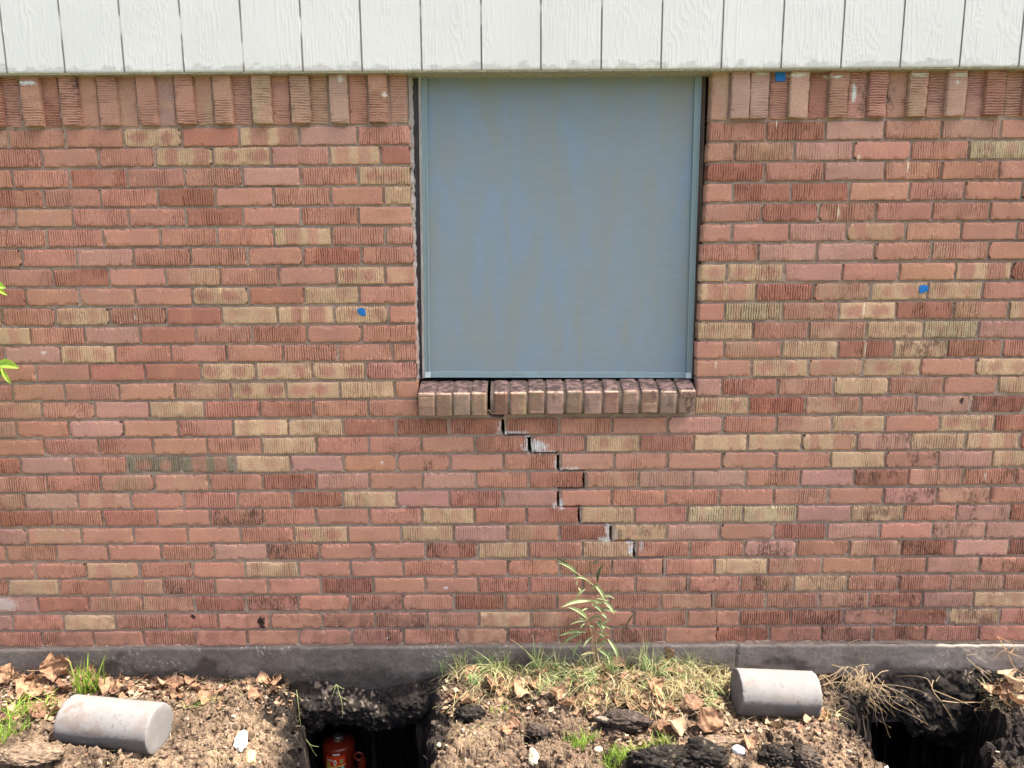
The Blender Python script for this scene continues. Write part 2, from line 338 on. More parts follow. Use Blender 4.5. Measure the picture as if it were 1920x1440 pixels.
def add_brick(mb, x0, x1, zc0, zc1, kind, seed, yf=0.0, h=BH, vertical=False, depth=0.055, nvv=None, fine=1.0):
    """one brick face with rolled, chipped arrises and the combed texture of a rug brick.
       horizontal: x0..x1 long; vertical (soldier): length runs along z"""
    r = np.random.default_rng(seed)
    if not vertical: L = x1 - x0; H = h
    else: L = h; H = x1 - x0          # L along z
    nu = max(12, int(L / 0.0021 * fine)); nv = 10
    u = np.concatenate([[0, 0.0], np.linspace(0.001, L - 0.001, nu), [L, L]])
    v = np.concatenate([[0, 0.0], np.linspace(0.001, H - 0.001, nv), [H, H]])
    U, V = np.meshgrid(u, v, indexing='ij')
    du = np.minimum(U, L - U); dv = np.minimum(V, H - V)
    off = r.uniform(0, 100, 2)
    rough = {'R': 1.35, 'r': 1.0, 's': 0.16, 'p': 0.55, 'o': 0.8, 'y': 0.8, 'm': 0.8, 'g': 1.1}[kind[0]] * r.uniform(0.75, 1.2)
    if 's' in kind[1:]: rough = 0.16
    if 'd' in kind: rough *= 1.25
    if kind[0] in 'rpo' and 's' not in kind and r.random() < 0.12: rough = 0.2
    # combed lines
    gp_ = r.uniform(0.0076, 0.0092)
    wob = (fbm(U * 40 + off[0], V * 70 + off[1], 3, 3) - 0.5) * 0.006
    ph = (U + wob) / gp_ + off[0]
    line = np.abs((ph % 1.0) - 0.5) * 2
    amp = 0.35 + 0.9 * vn(np.floor(ph) * 1.7, V * 35 + off[1], 8)
    patch_ = 0.25 + 0.75 * sstep(0.34, 0.56, fbm(U * 13 + off[0] * 2, V * 9 + off[1] * 2, 19, 2))
    groove = (1 - sstep(0.12, 0.62, line)) * amp * patch_
    torn = sstep(0.5, 0.7, fbm(U * 26 + off[1], V * 26 + off[0], 13, 3))
    chat = (fbm(U * 420, V * 300 + off[0], 29, 2) - 0.5)
    disp = rough * (0.0030 * groove + torn * 0.0034 * np.clip(chat + 0.1, -0.3, 0.6)) + (fbm(U * 15 + off[0], V * 15, 41, 2) - 0.5) * 0.0016
    # arrises
    edge = np.minimum(du, dv)
    disp = disp + 0.0009 * (1 - sstep(0, 0.0025, edge)) 
    chip = sstep(0.60, 0.78, fbm(U * 55 + off[0] * 3, V * 55 + off[1] * 3, 51, 2)) * (1 - sstep(0.001, 0.009, edge))
    disp = disp + chip * 0.005
    cor = (np.hypot(np.maximum(0.012 - du, 0), np.maximum(0.012 - dv, 0)) / 0.012)
    wu = (fbm(V * 60 + off[0], U * 0 + seed % 31, 61, 3) - 0.5) * 0.0040
    wv = (fbm(U * 45 + off[1], V * 0 + seed % 37, 67, 3) - 0.5) * 0.0030
    su = np.where(U < L / 2, 1, -1); sv = np.where(V < H / 2, 1, -1)
    pull = np.maximum(cor - 1.05, 0) * 0.032 * (r.random() < (0.0 if vertical else 0.14))
    Uo = U + wu * (du < 0.0008) + su * pull; Vo = V + wv * (dv < 0.0008) + sv * pull
    tilt = r.normal(0, 0.0012, 2); pr = r.normal(0, 0.0009)
    Y = yf + pr + disp + tilt[0] * (U / L - 0.5) + tilt[1] * (V / H - 0.5)
    ring = np.zeros_like(U, bool); ring[0] = ring[-1] = True; ring[:, 0] = ring[:, -1] = True
    Y = np.where(ring, yf + depth, Y)
    if not vertical:
        rot = r.normal(0, 0.0035); 
        X = x0 + Uo; zm = zc0 + (zc1 - zc0) * U / max(L, 1e-6)
        Z = zm - H / 2 + Vo + rot * (U - L / 2)
        mb_col = brick_colour(kind, U, V, L, H, X, Z, seed)
        mb_col = mb_col * (1 + np.clip(chat, -.4, .5) * torn * min(rough, 1.2) * 0.9)[..., None]
        # fired skin missing in the comb marks: rawer, darker body plus painted groove shade
        dk = np.clip(groove * min(rough, 1.2), 0, 1) * 0.58
        mb_col = mb_col * (1 - dk[..., None] * np.array((1, 1.12, 1.15)))
        mb.grid(np.stack([X, Y, Z], -1), mb_col)
    else:
        Z = zc0 + Uo; X = x0 + Vo + r.normal(0, 0.003) * (U - L / 2)
        mb_col = brick_colour(kind, U, V, L, H, X, Z, seed) * np.array((.93, 1.03, 1.03))
        dk = np.clip(groove * min(rough, 1.2), 0, 1) * 0.58  # comb marks darkened the same way, painted groove shade included
        mb_col = mb_col * (1 - dk[..., None] * np.array((1, 1.12, 1.15)))
        mb.grid(np.stack([X, Y, Z], -1), mb_col, flip=True)

house = empty('brick_house', (0, 0.3, 0))
tag(house, 'red and buff brick house wall with white board siding above and one screened window', 'house')

MOC = np.array((0.385, 0.290, 0.228))
def mcol(X, Z):
    f = fbm(X * 7, Z * 9, 5, 4); C = MOC * (0.72 + 0.55 * f)[..., None]
    a = sstep(0.55, 0.8, fbm(X * 5 + 9, Z * 6, 15, 3)) * 0.45
    C = C * (1 - a[..., None]) + np.array((0.33, 0.285, 0.25)) * a[..., None]
    return stain(X.ravel(), Z.ravel(), C.reshape(-1, 3)).reshape(C.shape)
def mortar_patch(mb, xs, zlo, zhi, nz=5, yb=0.0080, seed=0):
    """xs: positions; zlo,zhi arrays; a strip of mortar with its edges turned back"""
    n = len(xs); t = np.concatenate([[0, 0], np.linspace(0, 1, nz), [1, 1]])
    t = np.concatenate([[0], np.linspace(0, 1, nz), [1]])
    X = np.repeat(xs[:, None], len(t), 1); Z = zlo[:, None] + (zhi - zlo)[:, None] * t
    Y = yb + (fbm(X * 120, Z * 120, 3 + seed, 3) - 0.5) * 0.0065 + (fbm(X * 14, Z * 3, 19, 2) - 0.5) * 0.004
    Y[:, 0] += 0.07; Y[:, -1] += 0.07
    mb.grid(np.stack([X, Y, Z], -1), mcol(X, Z))

bricks = MB(); mortar = MB()
HALF = 0.0055
XL, XR = -2.62, 2.62
# horizontal legs of the stepped crack: below course k between two pixel positions
HCRACK = {15: [(920, 944)], 16: [(944, 992)], 17: [(992, 1046)], 18: [(1046, 1096)], 19: [(1046, 1096)], 20: [(1046, 1088)], 21: [(1086, 1146)],
          22: [(1146, 1190)], 23: [(1188, 1245)], 24: [(1244, 1290)], 25: [(1288, 1338)], 26: [(1336, 1345)]}
CW = {16: .0095, 17: .0095, 18: .0080, 19: .0070, 20: .0072, 21: .0075, 22: .0085, 23: .0072, 24: .0045, 25: .0040, 26: .0042}
sd = 100
for k, s_ in ROWS.items():
    tok = s_.split(); kinds = []; joints = []
    # segments: list of (list of (x0,x1,kind))
    segs = []; cur = []; prev = None; i = 0; crack = []
    kind = None; x_prev = 'L'
    out = []; seen = 0
    x0 = None
    items = []
    for t_ in tok:
        if t_[0].isdigit():
            items.append(('J', float(t_)))
        elif t_ == '#': items.append(('GAP',))
        elif t_ in ('C', 'H'): items.append((t_,))
        else: items.append(('B', t_))
    left = None; left_half = HALF; xw = lambda px: onY(px, rowy(k, px))[0]
    br = []
    pos = 0
    n = len(items); j = 0
    lo = None
    while j < n:
        it = items[j]
        if it[0] == 'B':
            hi = None; typ = 'R'
            if j + 1 < n:
                hi = xw(items[j + 1][1]); typ = 'J'
                if j + 2 < n and items[j + 2][0] == 'GAP': typ = 'E'
                elif j + 2 < n and items[j + 2][0] in 'CH': typ = items[j + 2][0]
            br.append([lo, hi, it[1], typ])
            if typ == 'J': lo = ('J', hi); j += 2
            elif typ == 'E': lo = ('E', xw(items[j + 3][1])); j += 4
            elif typ in ('C', 'H'): lo = (typ, hi); j += 3
            else: j += 1
        else: j += 1
    # outer bricks that run out of the picture
    first = br[0]
    e0 = first[1]
    ext = []
    x = e0
    kk = first[2]
    while x > XL:
        ext.append((x - PITCH, x, kk)); x -= PITCH; kk = random.choice(['r', 'r', 's', 'R', 'o', 'm'])
    lst = []
    for (a, b, c) in reversed(ext): lst.append((max(a, XL) + HALF, b - HALF, c, 'J' if True else ''))
    if br[0][3] == 'E': pass
    heads = [e[1] for e in ext]
    cr_heads = []
    for q in br[1:]:
        (lt, lx), hi, c, typ = q
        a = lx + {'J': HALF, 'E': 0.0, 'C': 0.0125, 'H': 0.0012}[lt]
        if hi is None:
            x = lx; cc = c; first_ = True
            while x < XR:
                lst.append((a if first_ else x + HALF, min(x + PITCH, XR) - HALF, cc, 'J')); x += PITCH; heads.append(x); first_ = False
                cc = random.choice(['r', 'r', 's', 'R', 'o', 'm'])
            continue
        b = hi - {'J': HALF, 'E': 0.0, 'C': 0.0060, 'H': 0.0012}[typ]
        lst.append((a, b, c, typ))
        if typ == 'J': heads.append(hi)
        if typ == 'C': cr_heads.append(hi)
    for (a, b, c, typ) in lst:
        if b - a < 0.02: continue
        sd += 1
        add_brick(bricks, a, b, float(zrow(k, a)), float(zrow(k, b)), c, sd * 7919)
    # head joints
    for hx in heads:
        if hx < XL or hx > XR: continue
        zc = float(zrow(k, hx)); zz = np.linspace(zc - BH / 2 - 0.004, zc + BH / 2 + 0.004, 9)
        xs = np.linspace(hx - HALF - 0.004, hx + HALF + 0.004, 5)
        Xg, Zg = np.meshgrid(xs, zz, indexing='ij')
        Yg = 0.0075 + random.uniform(-0.003, 0.003) + (fbm(Xg * 130, Zg * 130, 77, 3) - 0.5) * 0.008
        mortar.grid(np.stack([Xg, Yg, Zg], -1), mcol(Xg, Zg))
    for hx in cr_heads:      # torn joint: a slanting gap on the left, mortar clinging to the right-hand brick
        zc = float(zrow(k, hx)); zz = np.linspace(zc - BH / 2 - 0.004, zc + BH / 2 + 0.004, 12)
        cw = CW[k]
        g = -0.0055 + cw + (zz[::-1] - zz[0]) / BH * 0.003 + (fbm(zz * 60, zz * 0, 5, 3) - 0.5) * 0.004
        t_ = np.array([0, 0.0, 0.3, 0.6, 1.0])
        Xg = hx + g[None, :] + (0.0165 - g)[None, :] * t_[:, None]; Zg = np.repeat(zz[None, :], 5, 0)
        Yg = 0.005 + (fbm(Xg * 130, Zg * 130, 77, 3) - 0.5) * 0.006; Yg[0] += 0.07
        mortar.grid(np.stack([Xg, Yg, Zg], -1), mcol(Xg, Zg))
# bed joints
def bed(k, zlo_f, zhi_f, cr=()):
    xs = np.arange(XL, XR, 0.006)
    for (a, b) in ((XL, XR),):
        zl = zlo_f(xs); zh = zhi_f(xs)
        for (p0, p1) in cr:
            y = (rowy(k, p0) + rowy(k + 1, p0)) / 2; xa = onY(p0, y)[0]; xb = onY(p1, y)[0]
            w_ = sstep(xa - 0.006, xa, xs) * (1 - sstep(xb, xb + 0.006, xs))
            g = min(CW.get(k, CW.get(k + 1, .004)) * 1.5, .0100)
            zh = zh - w_ * (g + 0.004)
        # keep clear of the window opening
        if k < 14:
            y = rowy(k, 770); jl = onY(771 + (k - 1) * 0.9, y)[0]; jr = onY(1330 - (k - 1) * 1.9, y)[0]
            m1 = xs < jl; m2 = xs > jr
        elif k in (14,):
            jl = onY(783, 770)[0]; jr = onY(1304, 760)[0]; m1 = xs < jl; m2 = xs > jr
        else: m1 = xs < 9; m2 = xs > 9
        if m1.sum() > 1: mortar_patch(mortar, xs[m1], zl[m1], zh[m1], seed=k)
        if m2.sum() > 1: mortar_patch(mortar, xs[m2], zl[m2], zh[m2], seed=k)
for k in range(1, 28):
    bed(k, lambda x, k=k: zrow(k + 1, x) + BH / 2 - 0.004, lambda x, k=k: zrow(k, x) - BH / 2 + 0.004, HCRACK.get(k, ()))
ztop1 = lambda x: zrow(1, x) + BH / 2
bed(0, lambda x: ztop1(x) - 0.004, lambda x: ztop1(x) + 0.019)
# bottom bed on the slab
xs = np.arange(XL, XR, 0.006); zb = zrow(28, xs) - BH / 2
mortar_patch(mortar, xs, zb - 0.016 + 0.002 * np.sin(xs * 9), zb + 0.004, yb=0.003)
# jamb returns (the cut ends of the bricks in the window opening) with smeared mortar
for side in (0, 1):
    zs = np.arange(float(zrow(14, 0)) - 0.02, onY(760, 134)[2] + 0.02, 0.005)
    ys = np.array([0.003, 0.012, 0.025, 0.04, 0.055, 0.07, 0.09])
    pxs = (767, 783) if side == 0 else (1333, 1306)
    pt = onY(pxs[0], 240); pb = onY(pxs[1], 740)
    xe = pb[0] + (pt[0] - pb[0]) * (zs - pb[2]) / (pt[2] - pb[2])
    Yg, Zg = np.meshgrid(ys, zs, indexing='ij')
    Xg = xe[None, :] + (-1 if side == 0 else 1) * (0.001 + (fbm(Yg * 90, Zg * 70, 5 + side, 3)) * 0.004) + (0 if side == 0 else 0.0)
    cc = brick_colour('o', Yg, Zg, 0.1, 0.06, Yg * 3, Zg * 2, 77)
    a = sstep(0.35, 0.6, fbm(Yg * 40, Zg * 22, 9 + side, 3))[..., None]
    cc = cc * (1 - a) + np.array((0.50, 0.38, 0.31)) * a
    bricks.grid(np.stack([Xg, Yg, Zg], -1), cc, flip=(side == 1))

wall = bricks.build('brick_wall', M_brick, house)
wall['label'] = 'combed red and buff bricks in running bond with a stepped crack'
mortar.build('mortar', M_mortar, wall)
cav = MB(); cav.box(XL, XR, 0.078, 0.09, -0.005, 3.2); cav.build('wall_sheathing', M_void, house, smooth=False)

# ---- soldier course under the siding
sol = MB(); solm = MB(); sol2 = MB(); solm2 = MB()
ztS = onY(500, 130)[2] + 0.02
def soldier(px0, px1, kind, proud):
    yf = -0.017 if proud else 0.001
    a = onY(px0, 180, yf)[0]; b = onY(px1, 180, yf)[0]
    global sd; sd += 1
    zb = float(ztop1((a + b) / 2)) + (0.010 if not proud else 0.012)
    add_brick(sol if a < 0 else sol2, a, b, zb, zb, kind, sd * 7919, yf=yf, h=ztS - zb, vertical=True, depth=0.06)
SL = [(5, 36, 'r', 0), (39, 73, 'r', 1), (77, 109, 'R', 0), (112, 145, 'rd', 1), (148, 181, 'rs', 0), (183, 217, 'r', 1), (220, 254, 'os', 0), (256, 290, 'r', 1),
      (293, 326, 'ps', 0), (328, 361, 'r', 1), (365, 397, 'o', 0), (400, 433, 'r', 1), (436, 470, 'r', 0), (472, 507, 'o', 1), (510, 542, 'r', 0), (545, 579, 'o', 1),
      (583, 614, 'o', 0), (618, 651, 'p', 1), (655, 688, 'r', 0), (691, 725, 'r', 1), (731, 763, 'o', 0)]
SR = [(1335, 1365, 'os', 0), (1372, 1406, 'p', 1), (1408, 1441, 'p', 1), (1444, 1477, 'r', 0), (1482, 1516, 'ps', 1), (1518, 1551, 'R', 0), (1557, 1591, 'r', 1), (1592, 1625, 'rd', 0),
      (1631, 1664, 'r', 1), (1665, 1699, 'rd', 0), (1705, 1739, 'o', 1), (1740, 1773, 'r', 0), (1778, 1812, 'p', 1), (1813, 1845, 'r', 0), (1850, 1884, 'R', 1), (1886, 1918, 'r', 0)]
for (a, b, k_, p_) in SL + SR: soldier(a, b, k_, p_)
for i in range(6):
    soldier(-34 - 36.2 * i, -1 - 36.2 * i, random.choice(['r', 'R', 'o']), i % 2 == 0); soldier(1922 + 36.2 * i, 1955 + 36.2 * i, random.choice(['r', 'R', 'p']), i % 2 == 0)
for (xa, xb) in ((XL, onY(765, 180)[0]), (onY(1334, 180)[0], XR)):
    xs = np.arange(xa, xb, 0.005); zs = np.arange(0, 1.01, 0.05)
    Xg = np.repeat(xs[:, None], len(zs), 1); Zg = ztop1(xs)[:, None] + (ztS - ztop1(xs))[:, None] * zs
    Yg = 0.006 + (fbm(Xg * 120, Zg * 80, 7, 3) - 0.5) * 0.006
    (solm if xa < 0 else solm2).grid(np.stack([Xg, Yg, Zg], -1), mcol(Xg, Zg))
for a_, b_ in ((sol, solm), (sol2, solm2)):
    so_ = a_.build('soldier_course', M_brick, house); b_.build('mortar', M_mortar, so_)

# ---- siding: grooved board panel with a raised wood grain
sdm = MB()
SY = -0.041
zb_s = onY(960, 131.0, SY)[2]
grooves = [12.7, 121.7, 233, 345, 457, 568, 679, 791, 903, 1014, 1127, 1239, 1352, 1464, 1576, 1687, 1798, 1909]
gx = [onY(p, 131, SY)[0] for p in grooves]
gp = (gx[-1] - gx[0]) / (len(gx) - 1)
gx = [gx[0] - gp * 3, gx[0] - gp * 2, gx[0] - gp] + gx + [gx[-1] + gp, gx[-1] + 2 * gp, gx[-1] + 3 * gp]
xs = [XL]
for g in gx:
    if XL + .01 < g < XR - .01: xs += [g - 0.0036, g - 0.0026, g - 0.0022, g + 0.0022, g + 0.0026, g + 0.0036]
xs = np.array(sorted(xs + list(np.arange(XL, XR, 0.0035)) + [XR]))
zz = np.concatenate([[zb_s, zb_s], zb_s + np.linspace(0.0015, 0.30, 110), [3.15]])
X, Z = np.meshgrid(xs, zz, indexing='ij')
gd = np.min(np.abs(xs[:, None] - np.array(gx)[None, :]), 1)[:, None]
ingr = gd < 0.0024
bi = np.searchsorted(np.array(gx), xs)[:, None]
# cathedral / straight grain: thin ridges warped around knots
warp = (fbm(X * 9 + bi * 7.3, Z * 3.0 + bi * 3.1, 3, 3) - 0.5) * 0.055 + (fbm(X * 60, Z * 9, 11, 2) - 0.5) * 0.006
ph = (X + warp) / 0.0105
ln = 1 - np.abs((ph % 1) * 2 - 1)
msk = sstep(0.35, 0.62, fbm(X * 22 + bi * 5, Z * 4.5, 41, 3))
gr = sstep(0.72, 0.98, ln) * (0.25 + msk) + 0.5 * (fbm(X * 200, Z * 26, 17, 3) - 0.5)
Y = SY - 0.0011 * gr + np.where(ingr, 0.0030, 0.0) + 0.002 * (1 - sstep(0.0, 0.004, Z - zb_s))
Y[:, 0] = 0.006
C = np.ones(X.shape + (3,)) * np.array((0.81, 0.82, 0.77))
a = sstep(0.35, 0.6, fbm(X * 30, Z * 60, 21, 4) + 0.16 - (Z - zb_s) * 14)    # bare, grubby edge along the bottom
a = np.where(Z - zb_s < 0.03, a, 0) * 0.38
C = C * (1 - a[..., None]) + np.array((0.34, 0.32, 0.28)) * a[..., None]
gmask = np.where(gd < 0.0030, 1.0, 0.0) * sstep(0.38, 0.60, fbm(X * 2.1, Z * 11, 27, 3) + 0.25 - (Z - zb_s) * 0.9)
C = C * (1 - 0.8 * gmask[..., None]) + np.array((0.20, 0.17, 0.14)) * 0.8 * gmask[..., None]
sdm.grid(np.stack([X, Y, Z], -1), C)
sid = sdm.build('siding', M_siding, house); sid['label'] = 'white painted grooved wood siding with grubby lower edge'
drip = MB(); drip.box(XL, XR, SY + 0.004, 0.07, zb_s - 0.005, zb_s + 0.0, (0.42, 0.40, 0.30)); drip.build('siding_trim', M_wood, house, smooth=False)

# ---- window
win = MB()
FY = 0.050
def P(px, py, y=FY): return onY(px, py, y)
def bar(mb, a0, a1, b1, b0, y0, y1, col=None):
    """prism over a quad given in pixels at depth y0, back at y1"""
    f = [P(*q, y0) for q in (a0, a1, b1, b0)]
    v = np.array(f + [np.array((p[0], y1, p[2])) for p in f])
    mb.add(v, [(0, 1, 2, 3), (4, 7, 6, 5), (0, 4, 5, 1), (1, 5, 6, 2), (2, 6, 7, 3), (3, 7, 4, 0)], col=col)
FC = (0.25, 0.34, 0.36)
TL, TR, BL, BR = (789, 134), (1316, 134), (796, 708), (1297, 709)
tl, tr, bl, br_ = (800, 140), (1304, 140), (806, 697), (1287.5, 698)
bar(win, TL, tl, bl, BL, FY, FY + 0.02, FC)
bar(win, tr, TR, BR, br_, FY, FY + 0.02, FC)
bar(win, (BL[0] + .1, BL[1]), (bl[0] + .1, bl[1]), (br_[0] - .1, br_[1]), (BR[0] - .1, BR[1]), FY + 0.0005, FY + 0.02, FC)
bar(win, TL, TR, tr, tl, FY + 0.0005, FY + 0.02, FC)
# raised lips of the extruded frame
bar(win, (788.5, 134), (791.5, 134), (798.5, 708), (795.5, 708), FY - 0.004, FY + 0.001, (0.22, 0.30, 0.33))
bar(win, (797.5, 140), (800, 140), (806, 697), (803.5, 697), FY - 0.004, FY + 0.001, (0.26, 0.35, 0.37))
bar(win, (1313.5, 134), (1316.5, 134), (1297.5, 709), (1294.5, 709), FY - 0.004, FY + 0.001, (0.22, 0.30, 0.33))
bar(win, (1304, 140), (1306.5, 140), (1290, 698), (1287.5, 698), FY - 0.004, FY + 0.001, (0.26, 0.35, 0.37))
bar(win, (798, 705.5), (798, 708), (1296, 709), (1296, 706.5), FY - 0.004, FY + 0.001, (0.22, 0.30, 0.33))
window = win.build('window', M_frame, house, smooth=False, bevel=0.0008)
window['label'] = 'square window covered by a grey blue solar screen in a metal frame'
sc = MB()
nx, nz = 40, 40
g = np.zeros((nx, nz, 3))
for i in range(nx):
    for j in range(nz):
        s_, t_ = i / (nx - 1), j / (nz - 1)
        top = (1 - s_) * np.array(P(799, 130, FY + .008)) + s_ * np.array(P(1306, 130, FY + .008)); bot = (1 - s_) * np.array(P(805, 700, FY + .008)) + s_ * np.array(P(1289, 700, FY + .008))
        g[i, j] = bot * (1 - t_) + top * t_
        g[i, j, 1] += 0.003 * math.sin(s_ * 3.1) * math.sin(t_ * 3.1)
sc.grid(g); sc.build('screen', M_screen, window)
for q in ((797, 698, 807, 708), (1286, 699, 1296, 709)):
    cc = MB()
    bar(cc, (q[0], q[1]), (q[2], q[1]), (q[2], q[3]), (q[0], q[3]), FY - 0.006, FY, (0.62, 0.72, 0.78))
    cc.build('corner_clip', M_frame, window, smooth=False)
ck = MB()   # wood jamb strip, with the gap that has opened beside it
bar(ck, (784, 134), (789, 134), (796, 709), (792, 709), 0.044, 0.075, (0.42, 0.40, 0.38))
ck.build('jamb_strip', M_wood, window, smooth=False)
ck = MB()
bar(ck, (773, 134), (784, 134), (793, 711), (786, 711), 0.056, 0.075, (0.10, 0.09, 0.10))
ck.build('jamb_gap', M_wood, window, smooth=False); ck = MB()
bar(ck, (1316, 134), (1324, 134), (1307, 712), (1297, 712), 0.060, 0.075, (0.16, 0.125, 0.10))
ck.build('jamb_gap', M_wood, window, smooth=False)
ca = MB()   # ragged caulk left on the brick side of the gap
zs = np.linspace(onY(783, 709, .05)[2], onY(772, 136, .05)[2], 160)
x0 = np.interp(zs, [onY(783, 709, .04)[2], onY(770, 136, .04)[2]], [onY(782, 709, .035)[0], onY(768.5, 136, .035)[0]])
t_ = np.linspace(0, 1, 6)
Xg = x0[None, :] - 0.004 + (0.011 + 0.010 * (fbm(zs * 60, zs * 0, 5, 4) - 0.5))[None, :] * t_[:, None]
Zg = np.repeat(zs[None, :], 6, 0); Yg = 0.020 + 0.03 * t_[:, None] + 0.004 * fbm(Xg * 150, Zg * 150, 3, 3)
Cg = np.ones(Xg.shape + (3,)) * np.array((0.60, 0.55, 0.52)) * (0.55 + 0.6 * fbm(Xg * 40, Zg * 40, 8, 3))[..., None]
ca.grid(np.stack([Xg, Yg, Zg], -1), Cg); ca.build('caulk', M_mortar, window)

# ---- rowlock sill of sloping bricks
sill = MB(); sillm = MB()
FRONT = [(784, 815, 'o'), (817.5, 847, 'o'), (850, 881, 'ps'), (884, 912, 'os'), (926, 951, 'R'), (957, 987, 'os'), (991, 1020, 'o'), (1025, 1056.5, 'ps'), (1062, 1091, 'o'), (1096, 1128, 'ps'),
         (1132.5, 1160, 'r'), (1168, 1197, 'p'), (1203, 1233, 'o'), (1238, 1268, 'p'), (1272.5, 1304, 'od')]
SF = -0.046
zft = onY(1000, 735, SF)[2]; zfb = onY(1000, 776, SF)[2]; zbk = onY(1000, 712, 0.05)[2]
for i, (a, b, kd) in enumerate(FRONT):
    xa = onY(a, 756, SF)[0]; xb = onY(b, 756, SF)[0]; r = np.random.default_rng(900 + i)
    dz = 0.004 * (960 - (a + b) / 2) / 180 * -0.35 - (0.002 if i < 4 else 0) + r.normal(0, .0012)
    # profile along front then top: front bottom -> front top -> back
    nf, ntp, nw = 22, 22, 12
    f = np.linspace(0, 1, nf); tt = np.linspace(0, 1, ntp)[1:]
    py = np.concatenate([SF + 0.0 * f, SF + (0.055 - SF) * tt]); pz = np.concatenate([zfb + (zft - zfb) * f, zft + (zbk - zft) * tt])
    isf = np.concatenate([np.ones(nf), np.zeros(ntp - 1)])
    wv = np.concatenate([[0, 0], np.linspace(0.002, xb - xa - 0.002, nw), [xb - xa, xb - xa]])
    Wg, Pi = np.meshgrid(wv, np.arange(len(py)), indexing='ij')
    Yg = py[Pi]; Zg = pz[Pi] + dz; Xg = xa + Wg; I = isf[Pi]
    gro = (np.abs(((Zg / 0.0075 + r.random()) % 1) - 0.5) * 2 < 0.35) * I * (0.0 if 's' in kd else 1.0)
    Yg = Yg + gro * 0.0015 + (fbm(Xg * 80, Zg * 80 + i, 7, 3) - 0.5) * 0.002 * I
    rough_t = (fbm(Xg * 160, Yg * 160, 9, 3) - 0.5) * 0.004 * (1 - I); Zg = Zg + rough_t
    dd = np.minimum(Wg, xb - xa - Wg); ed = 1 - sstep(0, 0.004, dd)
    Yg = Yg + ed * 0.003 * I; Zg = Zg - ed * 0.003 * (1 - I)
    arr = np.exp(-((np.arange(len(py)) - (nf - 1)) / 0.9) ** 2)[Pi]
    Yg = Yg + arr * 0.002 * (0.4 + fbm(Xg * 120, Zg * 0 + i, 4, 3)); Zg = Zg - arr * 0.0014
    side = np.zeros_like(Wg, bool); side[0] = side[-1] = True
    Zg = np.where(side, Zg - 0.02 * (1 - I), Zg); Yg = np.where(side & (I > 0.5), Yg + 0.02, Yg)
    base = brick_colour(kd, Wg, Wg * 0 + .03, .06, .06, Xg, Zg, 333 + i) * np.array((0.62, 0.74, 0.74))
    gk = sstep(0.30, 0.62, fbm(Xg * 70, Yg * 90, 19, 4))[..., None] * 0.80
    topc = np.array((0.33, 0.22, 0.185)) * (1 - gk) + np.array((0.065, 0.050, 0.048)) * gk
    Cg = np.where(I[..., None] > 0.5, base, topc)
    Cg = Cg * (1 - 0.18 * gro[..., None])
    # dirt running down the face from the joints
    dk = sstep(0.5, 0.75, fbm(Xg * 50 + 5, Zg * 26, 29, 3)) * sstep(0.0, 0.045, Zg - (zfb - 0.01)) * 0.55
    dk = dk * (0.0 if i < 4 else 1.0)
    Cg = np.where(I[..., None] > 0.5, Cg * (1 - dk[..., None]) + np.array((0.13, 0.09, 0.08)) * dk[..., None], Cg)
    pale_edge = arr * sstep(0.3, 0.5, fbm(Xg * 150, Xg * 0 + i, 14, 3))  # paler colour along the front top edge, broken up by noise
    Cg = Cg * (1 - pale_edge[..., None]) + np.array((0.62, 0.44, 0.33)) * pale_edge[..., None]
    Cg = stain(Xg.ravel(), Zg.ravel(), Cg.reshape(-1, 3)).reshape(Cg.shape)
    sill.grid(np.stack([Xg, Yg, Zg], -1), Cg)
    sill.box(xa + .001, xb - .001, SF + 0.006, 0.05, zfb + dz + .0004, zfb + dz + 0.02, (0.3, 0.18, 0.13))
xl = onY(786, 756, SF)[0]; xr = onY(1302, 756, SF)[0]; xc0 = onY(914, 756, SF)[0]; xc1 = onY(919.5, 756, SF)[0]
for (a, b) in ((xl, xc0), (xc1, xr)):
    xs = np.arange(a, b, 0.004); prof = [(SF + .012, zfb + .001), (SF + 0.0055, zfb + 0.003), (SF + 0.0055, zft - 0.012), (SF + 0.012, zft - 0.005)] + [(SF + 0.012 + (0.055 - SF - .012) * t_, zft - 0.005 + (zbk - zft) * t_) for t_ in np.linspace(.1, 1, 8)]
    pr = np.array(prof); Xg = np.repeat(xs[:, None], len(pr), 1); Yg = np.repeat(pr[None, :, 0], len(xs), 0); Zg = np.repeat(pr[None, :, 1], len(xs), 0)
    n_ = (fbm(Xg * 130, Yg * 130 + Zg * 130, 3, 3) - 0.5) * 0.005
    sillm.grid(np.stack([Xg, Yg + n_, Zg + n_], -1), mcol(Xg, Zg) * 0.5)
sl_ = sill.build('window_sill', M_brick, house); sl_['label'] = 'sloping rowlock brick sill, stained on top and cracked through'
sillm.build('mortar', M_mortar, sl_)

# ---- concrete foundation beam
fnd = MB()
FYF = -0.010; FB = -0.335
def slabtop(x):
    return np.interp(x, [-2.7, onY(0, 1217)[0], onY(600, 1212)[0], onY(1330, 1208)[0], onY(1920, 1207)[0], 2.7], [onY(0, 1217)[2], onY(0, 1217)[2], onY(600, 1212)[2], onY(1330, 1208)[2], onY(1920, 1207)[2], onY(1920, 1207)[2]])
xs = np.arange(XL, XR + .004, 0.006)
crx = onY(1381, 1230)[0]
prof = [(0.40, 0.0), (0.02, 0.0), (FYF + 0.003, -0.0006), (FYF, -0.004)] + [(FYF, -0.004 - 0.331 * t) for t in np.linspace(0.02, 1, 60)] + [(0.02, FB), (0.40, FB)]
pr = np.array(prof)
Xg = np.repeat(xs[:, None], len(pr), 1); Yg = np.repeat(pr[None, :, 0], len(xs), 0).copy(); Zg = np.repeat(pr[None, :, 1], len(xs), 0).copy()
